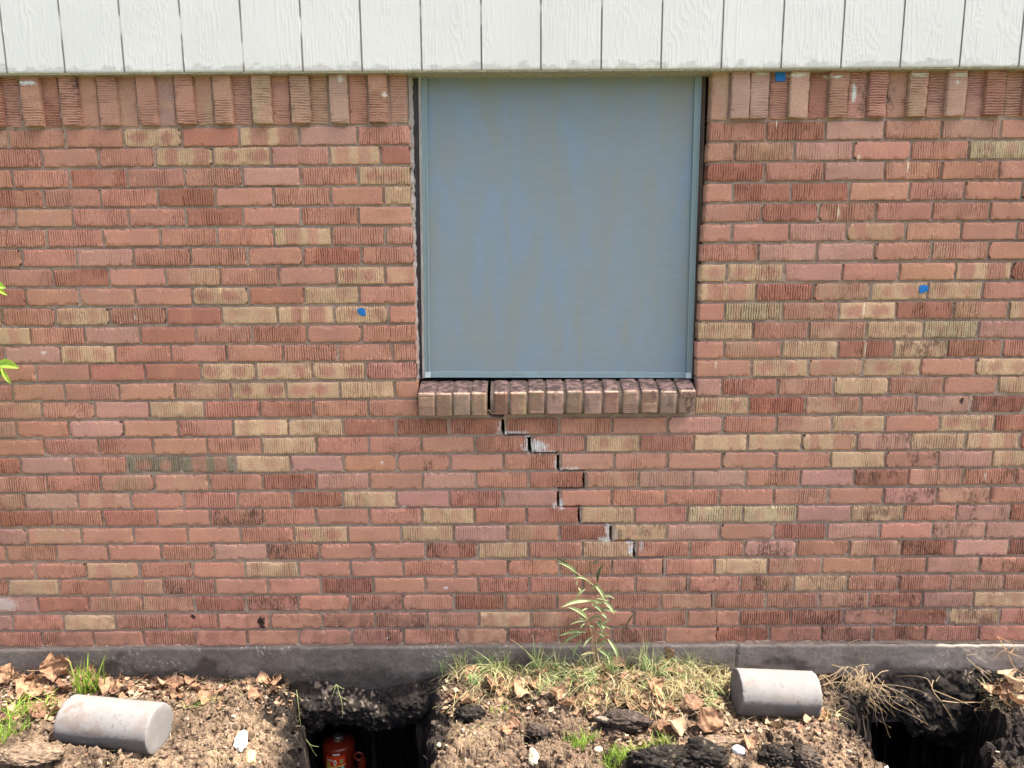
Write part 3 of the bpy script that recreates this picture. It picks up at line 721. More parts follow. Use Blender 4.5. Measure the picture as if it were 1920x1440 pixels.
Zg += slabtop(xs)[:, None] * (Zg > -0.33)
fr = (Yg < 0.0)
Yg += np.where(fr, (fbm(Xg * 6, Zg * 9, 3, 3) - 0.5) * 0.006 + (fbm(Xg * 60, Zg * 60, 7, 3) - 0.5) * 0.003, 0)
Zg += np.where(Zg > -0.02, (fbm(Xg * 30, Zg * 0, 13, 3) - 0.5) * 0.006, 0)
cx = crx + (fbm(Zg * 40, Zg * 0, 3, 3) - 0.5) * 0.012
Yg += np.where(fr & (np.abs(Xg - cx) < 0.0032), 0.012, 0)
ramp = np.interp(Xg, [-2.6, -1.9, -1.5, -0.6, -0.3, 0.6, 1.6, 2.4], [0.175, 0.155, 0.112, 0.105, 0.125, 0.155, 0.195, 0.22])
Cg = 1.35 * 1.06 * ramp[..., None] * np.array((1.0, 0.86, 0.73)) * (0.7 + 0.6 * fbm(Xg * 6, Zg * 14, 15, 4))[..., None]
sp = sstep(0.72, 0.80, fbm(Xg * 210 + Zg * 40, Zg * 230, 35, 2)) * sstep(0.45, 0.6, fbm(Xg * 6, Zg * 12, 39, 3)) * (Xg < 0.1)
Cg = Cg * (1 - sp[..., None]) + np.array((0.36, 0.33, 0.28)) * sp[..., None]
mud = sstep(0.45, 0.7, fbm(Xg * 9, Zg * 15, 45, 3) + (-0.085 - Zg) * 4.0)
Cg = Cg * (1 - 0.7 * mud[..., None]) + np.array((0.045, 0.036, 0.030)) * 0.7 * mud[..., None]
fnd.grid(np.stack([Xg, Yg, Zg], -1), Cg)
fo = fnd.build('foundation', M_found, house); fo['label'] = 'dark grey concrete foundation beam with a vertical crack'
local(house)

# ------------------------------------------------------------------ blue tape
def tape(px, py, pts, y, label):
    mb = MB(); c = onY(px, py, y)
    t = [onY(px + a, py + b, y) - c for a, b in pts]; n = len(t)
    v = [(p[0], p[1] - 0.0016 + 0.002 * ((i * 7) % 3) / 3, p[2]) for i, p in enumerate(t)] + [(p[0], p[1] + 0.001, p[2]) for p in t]
    v += [(0, -0.0012, 0), (0, 0.001, 0)]
    tr = [(i, (i + 1) % n, 2 * n) for i in range(n)] + [((i + 1) % n, i, 2 * n) for i in range(0)]
    tr += [(n + (i + 1) % n, n + i, 2 * n + 1) for i in range(n)]
    q = [(i, n + i, n + (i + 1) % n, (i + 1) % n) for i in range(n)]
    mb.add(v, q, tr)
    o = mb.build('blue_tape', M_tape, None, smooth=False); o.location = Vector(c); tag(o, label, 'tape', 'scraps of blue tape')
tape(1463, 143, [(-9, -11), (10, -11), (10, 8), (4, 10), (-9, 9)], -0.0035, 'square blue tape scrap hanging under the siding on an upright brick')
tape(678, 585, [(-8, -5), (-2, -8), (6, -6), (8, 5), (3, 8), (-5, 4)], -0.002, 'small torn blue tape scrap on a buff brick left of the window')
tape(1732, 542, [(-9, 2), (-8, -6), (2, -8), (9, -5), (8, 3), (0, 7), (-7, 8)], -0.002, 'small torn blue tape scrap on the brick right of the window')

# ------------------------------------------------------------------ ground
def pt2(px, py, z=-0.165): 
    p = onZ(px, py, z); return (p[0], p[1])
pitL = [pt2(562, 1292), pt2(548, 1318), pt2(556, 1345), pt2(552, 1390), pt2(532, 1440), pt2(520, 1480), pt2(806, 1480), pt2(800, 1440), pt2(806, 1400), pt2(815, 1350), pt2(806, 1310), pt2(790, 1290)]
xa, xb = pitL[0][0] - .05, pitL[-1][0] + .03
pitL = [(xa, 0.40)] + pitL + [(xb, 0.40)]
pitR = [pt2(1628, 1300), pt2(1588, 1334), pt2(1586, 1352), pt2(1628, 1398), pt2(1678, 1440), pt2(1725, 1475), pt2(1850, 1475), pt2(1850, 1440), pt2(1858, 1390), pt2(1872, 1340), pt2(1840, 1300)]
pitR = [(pitR[0][0] - .05, 0.40)] + pitR + [(pitR[-1][0] + .05, 0.40)]
def sdist(poly, X, Y):
    """signed distance to polygon, negative inside"""
    P_ = np.array(poly); n = len(P_); d2 = np.full(X.shape, 1e9); ins = np.zeros(X.shape, bool)
    for i in range(n):
        a = P_[i]; b = P_[(i + 1) % n]; e = b - a; wx = X - a[0]; wy = Y - a[1]
        t = np.clip((wx * e[0] + wy * e[1]) / (e @ e), 0, 1); d2 = np.minimum(d2, (wx - t * e[0]) ** 2 + (wy - t * e[1]) ** 2)
        c = ((a[1] <= Y) != (b[1] <= Y)); xi = a[0] + (Y - a[1]) / (e[1] if abs(e[1]) > 1e-9 else 1e-9) * e[0]
        ins ^= c & (X < xi)
    d = np.sqrt(d2); return np.where(ins, -d, d)
cont = [(-60, 1258), (0, 1258), (120, 1262), (330, 1272), (420, 1273), (500, 1270), (545, 1280), (600, 1296), (780, 1296), (830, 1258), (950, 1250), (1100, 1246), (1260, 1246), (1380, 1258), (1540, 1268), (1640, 1276), (1740, 1282), (1850, 1268), (1920, 1254), (1980, 1252)]
cX = [onY(a, b, -0.012)[0] for a, b in cont]; cZ = [onY(a, b, -0.012)[2] for a, b in cont]
# gentle mounds: px, py, rx, ry (m), height
MOUNDS = [(60, 1425, .30, .10, .035), (200, 1432, .25, .06, .02), (470, 1330, .18, .14, .022), (1180, 1330, .35, .12, .018), (1480, 1390, .20, .07, .03), (1300, 1425, .16, .05, .028), (1510, 1425, .14, .05, .022),
          (930, 1400, .22, .12, .015), (1880, 1330, .10, .12, .02), (700, 1470, .2, .05, .0)]
_mo = [(*pt2(a, b), c, d, e) for a, b, c, d, e in MOUNDS]
AX = {}
def Hbase(X, Y):
    z = np.interp(X, cX, cZ)
    d = np.clip(-Y, 0, 1)
    z = z + (-0.168 - z) * sstep(0.0, 0.30, d) * 0.75 
    for mx, my, rx, ry, h in _mo: z = z + h * np.exp(-((X - mx) / rx) ** 2 - ((Y - my) / ry) ** 2)
    return z
CYL = []
def worley(x, y, seed):
    ix = np.floor(x); iy = np.floor(y); f1 = np.full(x.shape, 9.0); f2 = np.full(x.shape, 9.0); cid = np.zeros(x.shape); dx0 = np.zeros(x.shape); dy0 = np.zeros(x.shape)
    for a in (-1, 0, 1):
        for b in (-1, 0, 1):
            px_ = ix + a + tohash(ix + a, iy + b, seed); py_ = iy + b + tohash(ix + a, iy + b, seed + 1); d = np.hypot(x - px_, y - py_)
            m = d < f1; f2 = np.where(m, f1, np.minimum(f2, d)); cid = np.where(m, tohash(ix + a, iy + b, seed + 2), cid)
            dx0 = np.where(m, x - px_, dx0); dy0 = np.where(m, y - py_, dy0); f1 = np.where(m, d, f1)
    return f1, f2, cid, dx0, dy0
def H(X, Y, detail=True):
    X = np.asarray(X, float); Y = np.asarray(Y, float)
    z = Hbase(X, Y)
    if detail:
        rid = 1 - np.abs(fbm(X * 14, Y * 14, 5, 3) * 2 - 1)
        z = z + (fbm(X * 5, Y * 5, 2, 3) - 0.5) * 0.035 + (fbm(X * 22, Y * 22, 9, 4, 0.6) - 0.5) * 0.030 + (rid - 0.75) * 0.012
        wx = X + (fbm(X * 20, Y * 20, 81, 3) - .5) * .05; wy = Y + (fbm(X * 20, Y * 20, 83, 3) - .5) * .05
        for (sc, hgt, crk, tl) in ((15, .022, .010, .020), (36, .012, .006, .014), (85, .006, .003, .008)):
            f1, f2, cid, dx0, dy0 = worley(wx * sc, wy * sc * 1.25, int(sc))
            mk = .35 + .65 * sstep(.36, .58, fbm(X * 6 + sc, Y * 6, 89, 2))
            z = z + mk * (hgt * (cid - .5) + tl * ((cid * 7.3 % 1) - .5) * dx0 + tl * ((cid * 13.7 % 1) - .5) * dy0 - crk * (1 - sstep(0.0, 0.25, f2 - f1)) - hgt * .25 * f1 ** 2)
        z = z + (fbm(X * 130, Y * 130, 23, 2) - .5) * .009
        z = z - 0.03 * sstep(0.66, 0.78, fbm(X * 30, Y * 30, 43, 2))
    for (cx, cyy, cz, ux, uy, hl, R) in CYL:        # bedded under the cylinders
        s_ = (X - cx) * ux + (Y - cyy) * uy; t_ = -(X - cx) * uy + (Y - cyy) * ux
        f = (1 - sstep(hl, hl + 0.05, np.abs(s_))) * (1 - sstep(R * 0.75, R * 1.25, np.abs(t_)))
        z = np.where(f > 0, np.minimum(z, z * (1 - f) + (cz - R + 0.008) * f), z)
    return pits(X, Y, z)
def pits(X, Y, z):
    nz = (fbm(X * 11, Y * 11, 55, 3) - 0.5) * 0.085 + (fbm(X * 40, Y * 40, 57, 2) - 0.5) * 0.02
    for poly in (pitL, pitR):
        s_ = sdist(poly, X, Y) + nz
        f = sstep(0.016, -0.034, s_)
        # back part under the beam must go below it
        z = z * (1 - f) + (-0.86 + 0.05 * fbm(X * 9, Y * 9, 3, 3)) * f
        lip = np.exp(-((s_ - 0.03) / 0.03) ** 2); z = z - 0.008 * lip
    return z
def ground_at(px, py):
    d = ray(px, py); d = d / np.linalg.norm(d)
    ts = np.linspace(2.0, 4.2, 900); Pp = CAM + ts[:, None] * d
    ii = np.clip(np.searchsorted(xs_g, Pp[:, 0]), 0, len(xs_g) - 1); jj = np.clip(np.searchsorted(ys_g, Pp[:, 1]), 0, len(ys_g) - 1)
    hh = Z[ii, jj]; m = np.nonzero(Pp[:, 2] < hh)[0]
    i = m[0] if len(m) else -1
    return Pp[i]
# the two test cylinders (needed by the terrain)
RC = 0.083
def cyl_axis(a, b, z):
    A = onZ(a[0], a[1], z[0]); B = onZ(b[0], b[1], z[1]); return A, B
c1 = cyl_axis((131, 1349), (300, 1366), (-0.092, -0.098)); c2 = cyl_axis((1380, 1297), (1526, 1303), (-0.085, -0.098))
for A, B in (c1, c2):
    d = B - A; L = np.hypot(d[0], d[1]); c = (A + B) / 2
    CYL.append((c[0], c[1], c[2], d[0] / L, d[1] / L, L / 2, RC))

XG = None
GX0, GX1, GY0, GY1 = -2.75, 2.75, -0.85, 0.40
xs = np.concatenate([np.arange(GX0, -2.2, 0.02), np.arange(-2.2, 2.2, 0.0048), np.arange(2.2, GX1 + .001, 0.02)]); ys = np.concatenate([np.arange(GY0, -0.60, 0.02), np.arange(-0.60, 0.03, 0.0042), np.arange(0.03, GY1 + .001, 0.015)])
X, Y = np.meshgrid(xs, ys, indexing='ij')
Z = H(X, Y)
xs_g, ys_g = X[:, 0], Y[0, :]
edge = np.minimum(np.minimum(X - GX0, GX1 - X), Y - GY0)
f = sstep(0.0, 0.14, edge); Z = Z * f + (-0.185) * (1 - f)
Zs = np.maximum(Z, -0.33) ; sb = (Y > 0.33); Z = np.where(sb, -0.2, Z)
# outside the pits the soil stops inside the beam
# lateral wobble so that steep faces crumble
s1 = sdist(pitL, X, Y); s2 = sdist(pitR, X, Y); sp = np.minimum(s1, s2)
Xw = X + (fbm(Z * 30 + X * 20, Y * 30, 61, 3) - 0.5) * 0.05 * sstep(0.05, -0.02, sp); Xw = Xw + (fbm(Z * 70 + X * 50, Y * 70, 65, 3) - 0.5) * 0.045 * sstep(0.05, -0.02, sp); Yw = Y + (fbm(Z * 30 + 40, X * 30, 63, 3) - 0.5) * 0.04 * sstep(0.05, -0.02, sp) * ((Y < -0.03) | (Y > 0.06))
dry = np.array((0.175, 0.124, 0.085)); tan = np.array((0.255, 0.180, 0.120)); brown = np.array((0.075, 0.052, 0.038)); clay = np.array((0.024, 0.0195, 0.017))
f1 = fbm(X * 4, Y * 4, 101, 4); f2 = fbm(X * 16, Y * 16, 105, 4)
C = dry * np.ones(X.shape + (3,)); a = sstep(0.45, 0.62, f1)[..., None]; C = C * (1 - a) + tan * a
a = (sstep(0.50, 0.68, f2) * 0.7)[..., None]; C = C * (1 - a) + brown * a
# freshly dug, damp clay in and around the holes and in the dug-over patches on the right
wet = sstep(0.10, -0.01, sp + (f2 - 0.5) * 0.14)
def patch(px, py, rx, ry):
    p = pt2(px, py); return 1 - sstep(0.6, 1.15, np.hypot((X - p[0]) / rx, (Y - p[1]) / ry) + (f2 - 0.5) * 0.9)
for q in ((1285, 1430, .14, .06), (1480, 1425, .10, .05), (1700, 1280, .36, .08), (1600, 1300, .12, .07), (850, 1345, .07, .07), (1010, 1385, .05, .04), (1200, 1345, .08, .03), (1230, 1290, .25, .04), (900, 1290, .25, .04), (1895, 1390, .17, .20), (430, 1262, .2, .03), (520, 1330, .06, .1), (1180, 1432, .1, .04), (830, 1300, .1, .06)):
    wet = np.maximum(wet, patch(*q))
wet = np.maximum(wet, sstep(0.05, 0.015, -Y + (f2 - .5) * .05) * 0.7)
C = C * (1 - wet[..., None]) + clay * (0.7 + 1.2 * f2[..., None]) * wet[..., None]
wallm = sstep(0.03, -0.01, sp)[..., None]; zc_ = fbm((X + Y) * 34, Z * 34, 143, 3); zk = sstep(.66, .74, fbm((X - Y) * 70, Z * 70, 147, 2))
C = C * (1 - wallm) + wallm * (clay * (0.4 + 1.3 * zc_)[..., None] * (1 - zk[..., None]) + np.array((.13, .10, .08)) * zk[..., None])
cr = sstep(0.66, 0.78, fbm(X * 30, Y * 30, 43, 2)) * 0.6
C = C * (1 - cr[..., None]) + np.array((0.05, 0.038, 0.03)) * cr[..., None]
g = MB(); g.grid(np.stack([Xw, Yw, Z], -1), C)
gr = g.build('ground', M_soil, smooth=False); tag(gr, kind='structure')
yd = MB()
def sheet(x0, x1, y0, y1, n=40):
    a, b = np.meshgrid(np.linspace(x0, x1, n), np.linspace(y0, y1, n), indexing='ij'); yd.grid(np.stack([a, b, a * 0 - 0.185], -1))
sheet(-60, 60, -60, GY0); sheet(-60, GX0, GY0, 60); sheet(GX1, 60, GY0, 60)
tag(yd.build('lawn', M_lawn), kind='structure')

# ------------------------------------------------------------------ lumps: clods, stones, crumbs
def ico(sub):
    import bmesh
    bm = bmesh.new(); bmesh.ops.create_icosphere(bm, subdivisions=sub, radius=1); v = np.array([x.co[:] for x in bm.verts]); f = np.array([[w_.index for w_ in x.verts] for x in bm.faces]); bm.free(); return v, f
I1, I2, I4, I5 = ico(1), ico(2), ico(4), ico(5)
def n3(v, s, seed):
    return (fbm(v[:, 0] * s + v[:, 2] * 0.7 * s + 50, v[:, 1] * s + 50 + v[:, 2] * s * 0.5, seed, 3) + fbm(v[:, 2] * s + 50 - v[:, 0] * .4 * s, v[:, 1] * s * 0.6 + v[:, 0] * s * .8 + 50, seed + 5, 3)) / 2 - 0.5
def lump(base, seed, rough=0.5, fine=0.35):
    v, f = base; r = np.random.default_rng(seed)
    d = 1 + rough * 2 * n3(v, 1.3, seed) + fine * 1.6 * np.abs(n3(v, 4.5, seed + 9)) + fine * 0.9 * n3(v, 11, seed + 3) + fine * .7 * n3(v, 24, seed + 7)
    return v * d[:, None], f
def clod(name, px, py, size, col, label, cat, group=None, seed=0, tip=None, rough=0.5, fine=0.35, mat_=None, sink=0.3, rot=0, lift=0, base=None):
    p = ground_at(px, py); v, f = lump(base or I5, seed, rough, fine)
    nn = n3(v / np.linalg.norm(v, axis=1)[:, None], 6, seed + 21)
    n2 = n3(v / np.linalg.norm(v, axis=1)[:, None], 19, seed + 41)
    C = np.array(col)[None, :] * np.clip(1 + 1.6 * nn[:, None] + 3.0 * n2[:, None], .25, 4)
    sp_ = sstep(.16, .22, n2)[:, None] * .7; C = C * (1 - sp_) + np.array((.22, .17, .13)) * sp_
    if tip is not None:
        a = sstep(0.0, 0.12, n3(v, 1.6, seed + 31) + tip[1])[:, None]; C = C * (1 - a) + np.array(tip[0]) * a
    v = v * np.array(size); c, s = math.cos(rot), math.sin(rot)
    v = np.stack([v[:, 0] * c - v[:, 1] * s, v[:, 0] * s + v[:, 1] * c, v[:, 2]], 1)
    mb = MB(); mb.add(v, None, f, C); o = mb.build(name, mat_ or M_clod)
    o.location = (p[0], p[1], p[2] + size[2] * (1 - 2 * sink) + lift); tag(o, label, cat, group); return o
DK = (0.024, 0.020, 0.017); MD = (0.075, 0.057, 0.046); TN = (0.19, 0.135, 0.094)
G_c = 'loose soil clods'
clod('soil_clod', 1172, 1360, (.083, .036, .034), (0.06, .045, .038), 'long dark soil clod with a pale chalky underside in front of the dry grass', 'soil clod', G_c, 11, tip=((.32, .27, .21), -0.06), rot=-0.12)
clod('soil_clod', 1240, 1432, (.085, .05, .04), DK, 'wide black crumbly clod at the bottom edge beside the bright green grass', 'soil clod', G_c, 12, rough=.7, fine=.6)
clod('soil_clod', 1310, 1425, (.075, .05, .045), DK, 'tall black crumbly clod just left of the white stone', 'soil clod', G_c, 13, rough=.7, fine=.6)
clod('soil_clod', 1455, 1425, (.05, .04, .03), DK, 'black crumbly clod right of the white stone', 'soil clod', G_c, 14, rough=.7, fine=.6)
clod('soil_clod', 1510, 1428, (.05, .035, .03), MD, 'brown crumbly clod at the bottom edge near the right pit', 'soil clod', G_c, 15, rough=.7, fine=.6)
clod('soil_clod', 150, 1398, (.045, .03, .026), TN, 'tan dry clod propping the left end of the left concrete cylinder', 'soil clod', G_c, 16)
clod('soil_clod', 250, 1420, (.036, .024, .022), TN, 'tan dry clod under the right end of the left concrete cylinder', 'soil clod', G_c, 17)
clod('soil_clod', 1010, 1375, (.035, .025, .022), MD, 'fist sized brown clod beside the short grass in the middle', 'soil clod', G_c, 18, fine=.5)
clod('soil_clod', 880, 1340, (.05, .03, .022), DK, 'black clod hanging over the right rim of the left pit', 'soil clod', G_c, 19, fine=.5)
clod('soil_clod', 1345, 1395, (.06, .03, .018), TN, 'flat tan clod between two big dead leaves at lower centre', 'soil clod', G_c, 20)
clod('soil_clod', 60, 1418, (.10, .05, .022), TN, 'broad flat tan clod in the lower left corner', 'soil clod', G_c, 21, rough=.35, fine=.3)
WS = (0.72, 0.70, 0.64)
clod('limestone_chunk', 452, 1395, (.022, .052, .018), WS, 'long white limestone chunk set in the soil left of the left pit', 'stone', None, 31, mat_=M_stone, rough=.45, fine=.2, base=I4, rot=0.25, sink=.15)
clod('limestone_chunk', 470, 1425, (.020, .030, .018), (0.5, .36, .2), 'yellowish stone touching the lower end of the white limestone chunk', 'stone', None, 32, mat_=M_stone, rough=.4, fine=.2, base=I4, rot=0.4, sink=.2)
clod('limestone_chunk', 1000, 1424, (.017, .036, .018), (0.58, .50, .36), 'cream stone standing on edge at the bottom centre', 'stone', None, 33, mat_=M_stone, rough=.4, fine=.25, base=I4, sink=.2)
clod('white_stone', 1385, 1411, (.026, .018, .014), (0.80, 0.80, 0.82), 'smooth white stone half buried between black clods', 'stone', None, 34, mat_=M_stone, rough=.3, fine=.03, base=I4, sink=.2)
clod('pale_pebble', 1122, 1408, (.016, .013, .010), (0.55, .44, .32), 'pale rounded pebble among the bright green grass', 'stone', None, 35, mat_=M_stone, rough=.25, fine=.05, base=I4)
clod('pale_pebble', 1110, 1368, (.014, .010, .008), (0.60, .50, .38), 'pale pebble left of the long dark clod', 'stone', None, 36, mat_=M_stone, rough=.3, fine=.08, base=I4)
clod('pale_pebble', 823, 1398, (.008, .008, .007), (0.55, .46, .30), 'small yellowish pebble on the dark right slope of the left pit', 'stone', None, 37, mat_=M_stone, rough=.3, fine=.05, base=I4)
# crumbs of soil: far too many to count
cb = MB()
def crumbs(n, x0, x1, y0, y1, smin, smax, colf, zoff=0.3, reject=None):
    v0, f0 = I1; k = 0
    xs = rng.uniform(x0, x1, n); ys_ = rng.uniform(y0, y1, n)
    zz = H(xs, ys_); sps = np.minimum(sdist(pitL, xs, ys_), sdist(pitR, xs, ys_))
    for i in range(n):
        if zz[i] < -0.30 or (ys_[i] > -0.016): continue
        s_ = smin + (smax - smin) * rng.random() ** 4
        v = v0 * (1 + rng.normal(0, 0.32, (len(v0), 1))) * rng.uniform(0.35, 1.35, 3) * s_
        c = colf(xs[i], ys_[i], sps[i])
        cb.add(v + np.array((xs[i], ys_[i], zz[i] + s_ * zoff)), None, f0, c)
def wetness(x, y, sp_): 
    i = min(max(np.searchsorted(xs_g, x), 0), len(xs_g) - 1); j = min(max(np.searchsorted(ys_g, y), 0), len(ys_g) - 1); return wet[i, j]
xs_g, ys_g = X[:, 0], Y[0, :]
def ccol(x, y, sp_):
    w_ = wetness(x, y, sp_); c = np.array(TN) * rng.uniform(0.7, 1.15) * (1 - w_) + np.array((.024, .020, .017)) * rng.uniform(.6, 1.6) * w_
    if rng.random() < 0.05: c = np.array((.45, .36, .28)) * rng.uniform(.7, 1.1)
    return c
crumbs(15000, -2.1, 2.1, -0.58, -0.016, 0.0018, 0.012, ccol)
tag(cb.build('soil_crumbs', M_clod, smooth=False), kind='stuff')

# soil still sticking to the lower face of the beam at the back of both pits
def bank(px0, px1, ztop, zbot, seed, lit):
    xa = onY(px0, 1330, -.03)[0]; xb = onY(px1, 1330, -.03)[0]
    a = np.arange(xa, xb, 0.004); t = np.linspace(0, 1, 70)
    A, T = np.meshgrid(a, t, indexing='ij')
    zt = np.interp(A, *ztop); zbm = np.interp(A, *zbot) + (fbm(A * 18, A * 0, seed, 3) - 0.5) * 0.07
    Zb = zt + (zbm - zt) * T
    bul = 0.012 + 0.050 * np.sin(np.clip(T, 0, 1) * math.pi * 0.9) ** 0.8
    Yb = -0.006 - bul * (0.5 + fbm(A * 9, Zb * 9, seed + 1, 3)) - 0.035 * (fbm(A * 34, Zb * 34, seed + 2, 4, .65) - 0.5)
    Yb = np.where(T > 0.96, 0.06, Yb)
    Cb = np.array((0.020, 0.0165, 0.0145)) * (0.6 + 1.1 * fbm(A * 30, Zb * 30, seed + 4, 3))[..., None]
    k = sstep(0.64, 0.72, fbm(A * 100, Zb * 100, seed + 6, 2)) * sstep(.45, .6, fbm(A * 9, Zb * 9, seed + 8, 2))
    Cb = Cb * (1 - k[..., None]) + np.array((0.19, 0.15, 0.12)) * k[..., None]
    m = MB(); m.grid(np.stack([A, Yb, Zb], -1), Cb); o = m.build('soil_bank', M_clod); tag(o, kind='structure')
    return o
w1 = lambda px, py: onY(px, py, -0.04)
bank(545, 830, ([w1(545, 0)[0], w1(600, 1290)[0], w1(700, 1292)[0], w1(760, 1280)[0], w1(830, 1275)[0]], [w1(560, 1285)[2], w1(600, 1288)[2], w1(700, 1300)[2], w1(760, 1288)[2], w1(830, 1270)[2]]),
     ([w1(545, 0)[0], w1(700, 0)[0], w1(830, 0)[0]], [w1(560, 1365)[2], w1(700, 1366)[2], w1(830, 1350)[2]]), 201, 1)
bank(1560, 1935, ([w1(1560, 0)[0], w1(1640, 0)[0], w1(1720, 0)[0], w1(1800, 0)[0], w1(1935, 0)[0]], [w1(1560, 1262)[2], w1(1640, 1268)[2], w1(1720, 1280)[2], w1(1800, 1268)[2], w1(1935, 1262)[2]]),
     ([w1(1560, 0)[0], w1(1690, 0)[0], w1(1740, 0)[0], w1(1800, 0)[0], w1(1935, 0)[0]], [w1(1560, 1350)[2], w1(1690, 1375)[2], w1(1740, 1330)[2], w1(1800, 1350)[2], w1(1935, 1420)[2]]), 301, 1)

# ------------------------------------------------------------------ concrete cylinders
def cylinder(A, B, label, seed, dirty):
    L = np.linalg.norm(B - A); nl, na = 60, 96
    d = (B - A) / L; up = np.array((0, 0, 1.0)); up = up - d * (up @ d); up /= np.linalg.norm(up); sd_ = np.cross(d, up)
    rings = [(0, 0.0), (0, .35 * RC), (0, .7 * RC), (0.0, RC - 0.004), (0.0015, RC - 0.0012), (0.004, RC)] + [(t, RC) for t in np.linspace(0.012, L - 0.012, nl)] + [(L - 0.004, RC), (L - 0.0015, RC - 0.0012), (L, RC - 0.004), (L, .7 * RC), (L, .35 * RC), (L, 0.0)]
    ang = np.linspace(0, 2 * math.pi, na + 1)
    T = np.array([r_[0] for r_ in rings])[:, None] + 0 * ang; Rr = np.array([r_[1] for r_ in rings])[:, None] + 0 * ang; A_ = ang[None, :] + 0 * T
    chip = sstep(.60, .75, fbm(np.cos(A_) * 4 + 9, np.sin(A_) * 4 + 9 + T * 8, seed, 3)) * (np.minimum(T, L - T) < 0.01) * (Rr > .9 * RC)
    Rr = Rr - chip * 0.004 + (fbm(np.cos(A_) * 3 + 9, np.sin(A_) * 3 + T * 12, seed + 2, 2) - .5) * 0.0012
    c_ = (A + B) / 2
    Pp = (A - c_) + d * T[..., None] + (up * (np.cos(A_) * Rr)[..., None] + sd_ * (np.sin(A_) * Rr)[..., None])
    C = np.ones(T.shape + (3,)) * np.array((0.200, 0.191, 0.184))
    st = fbm(T * 9 + seed, A_ * 0.9 , seed + 3, 3)
    C *= (0.86 + 0.25 * st)[..., None]
    # underside shade painted into the colour, below a ragged terminator line
    term_d = (A_ - math.radians(84) + (fbm(T * 40, A_ * 6, seed + 17, 4) - .5) * .22 + (fbm(T * 7, A_ * 0, seed + 19, 2) - .5) * .12); sidem = (Rr > .965 * RC) * (T > .003) * (T < L - .003); shade_m = sstep(-.03, .05, term_d) * (A_ < math.pi * 1.6) * sidem
    C = C * (1 - .42 * shade_m[..., None])
    pit_ = sstep(.79, .84, fbm(T * 190, A_ * 16, seed + 23, 2)) * sidem; C = C * (1 - .4 * pit_[..., None]); Rr = Rr
    # mud smears
    for (t0, a0, rt, ra, s_) in dirty:
        da = (A_ - a0 + math.pi) % (2 * math.pi) - math.pi
        m_ = sstep(1.1, .5, np.hypot((T / L - t0) / rt, da / ra) + (fbm(T * 70, A_ * 9, seed + 7, 4) - .5) * 2.8) * s_
        C = C * (1 - m_[..., None]) + np.array((0.17, 0.125, 0.105)) * m_[..., None]
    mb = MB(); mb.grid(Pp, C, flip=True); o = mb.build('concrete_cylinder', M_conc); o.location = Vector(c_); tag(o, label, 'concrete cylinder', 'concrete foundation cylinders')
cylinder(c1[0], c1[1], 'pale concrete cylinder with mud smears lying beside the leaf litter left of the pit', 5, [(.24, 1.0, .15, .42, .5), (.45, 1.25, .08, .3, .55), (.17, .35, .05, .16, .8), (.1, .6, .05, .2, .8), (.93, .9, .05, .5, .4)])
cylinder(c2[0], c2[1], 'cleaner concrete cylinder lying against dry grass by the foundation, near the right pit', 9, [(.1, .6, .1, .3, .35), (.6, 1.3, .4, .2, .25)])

# ------------------------------------------------------------------ bottle jack under the beam
jc = onY(634, 1385, 0.075); jx, jy = jc[0], 0.075; jtop = jc[2]
jack = empty('bottle_jack', (jx, jy, jtop - 0.29))
tag(jack, 'orange red bottle jack standing in the dark left pit under the foundation', 'jack')
def lathe(mb, prof, cx, cy, n=48, col=None):
    a = np.linspace(0, 2 * math.pi, n + 1); pr = np.array(prof)
    mb.grid(np.stack([cx + pr[:, :1] * np.cos(a), cy + pr[:, :1] * np.sin(a), pr[:, 1:] + 0 * a], -1), col, flip=True)
zt = jtop; RJ = 0.066
mb = MB(); lathe(mb, [(0.0, zt - .001), (0.034, zt - .001), (0.038, zt - .004), (0.056, zt - .008), (0.062, zt - .012), (RJ, zt - .019), (RJ, zt - .27), (0.0, zt - .27)], jx, jy)
jb = mb.build('body', M_orange, jack)
mb = MB(); lathe(mb, [(0, zt + .016), (.020, zt + .016), (.021, zt + .011), (.014, zt + .010), (.014, zt - .004), (0, zt - .004)], jx, jy); mb.build('ram', M_steel, jack)
mb = MB(); lathe(mb, [(0, zt + .004), (.021, zt + .004), (.023, zt), (.023, zt - .008), (0, zt - .008)], jx, jy, 6); mb.build('collar_nut', M_steel, jack, smooth=False)
mb = MB(); mb.box(jx - .085, jx + .10, jy - .08, jy + .08, zt - .29, zt - .268); mb.build('base_plate', M_orange, jack, smooth=False, bevel=.004)
mb = MB(); lathe(mb, [(0, zt - .07), (.014, zt - .07), (.016, zt - .075), (.016, zt - .268), (0, zt - .268)], jx + .100, jy - .03, 20); mb.build('pump', M_orange, jack)
mb = MB(); R1, r1 = .017, .0042
a, b = np.meshgrid(np.linspace(0, 2 * math.pi, 33), np.linspace(0, 2 * math.pi, 13), indexing='ij')
mb.grid(np.stack([jx + .094 + (R1 + r1 * np.cos(b)) * np.cos(a), jy - .05 + r1 * np.sin(b), zt - .045 + (R1 + r1 * np.cos(b)) * np.sin(a)], -1)); mb.build('lifting_ring', M_orange, jack)
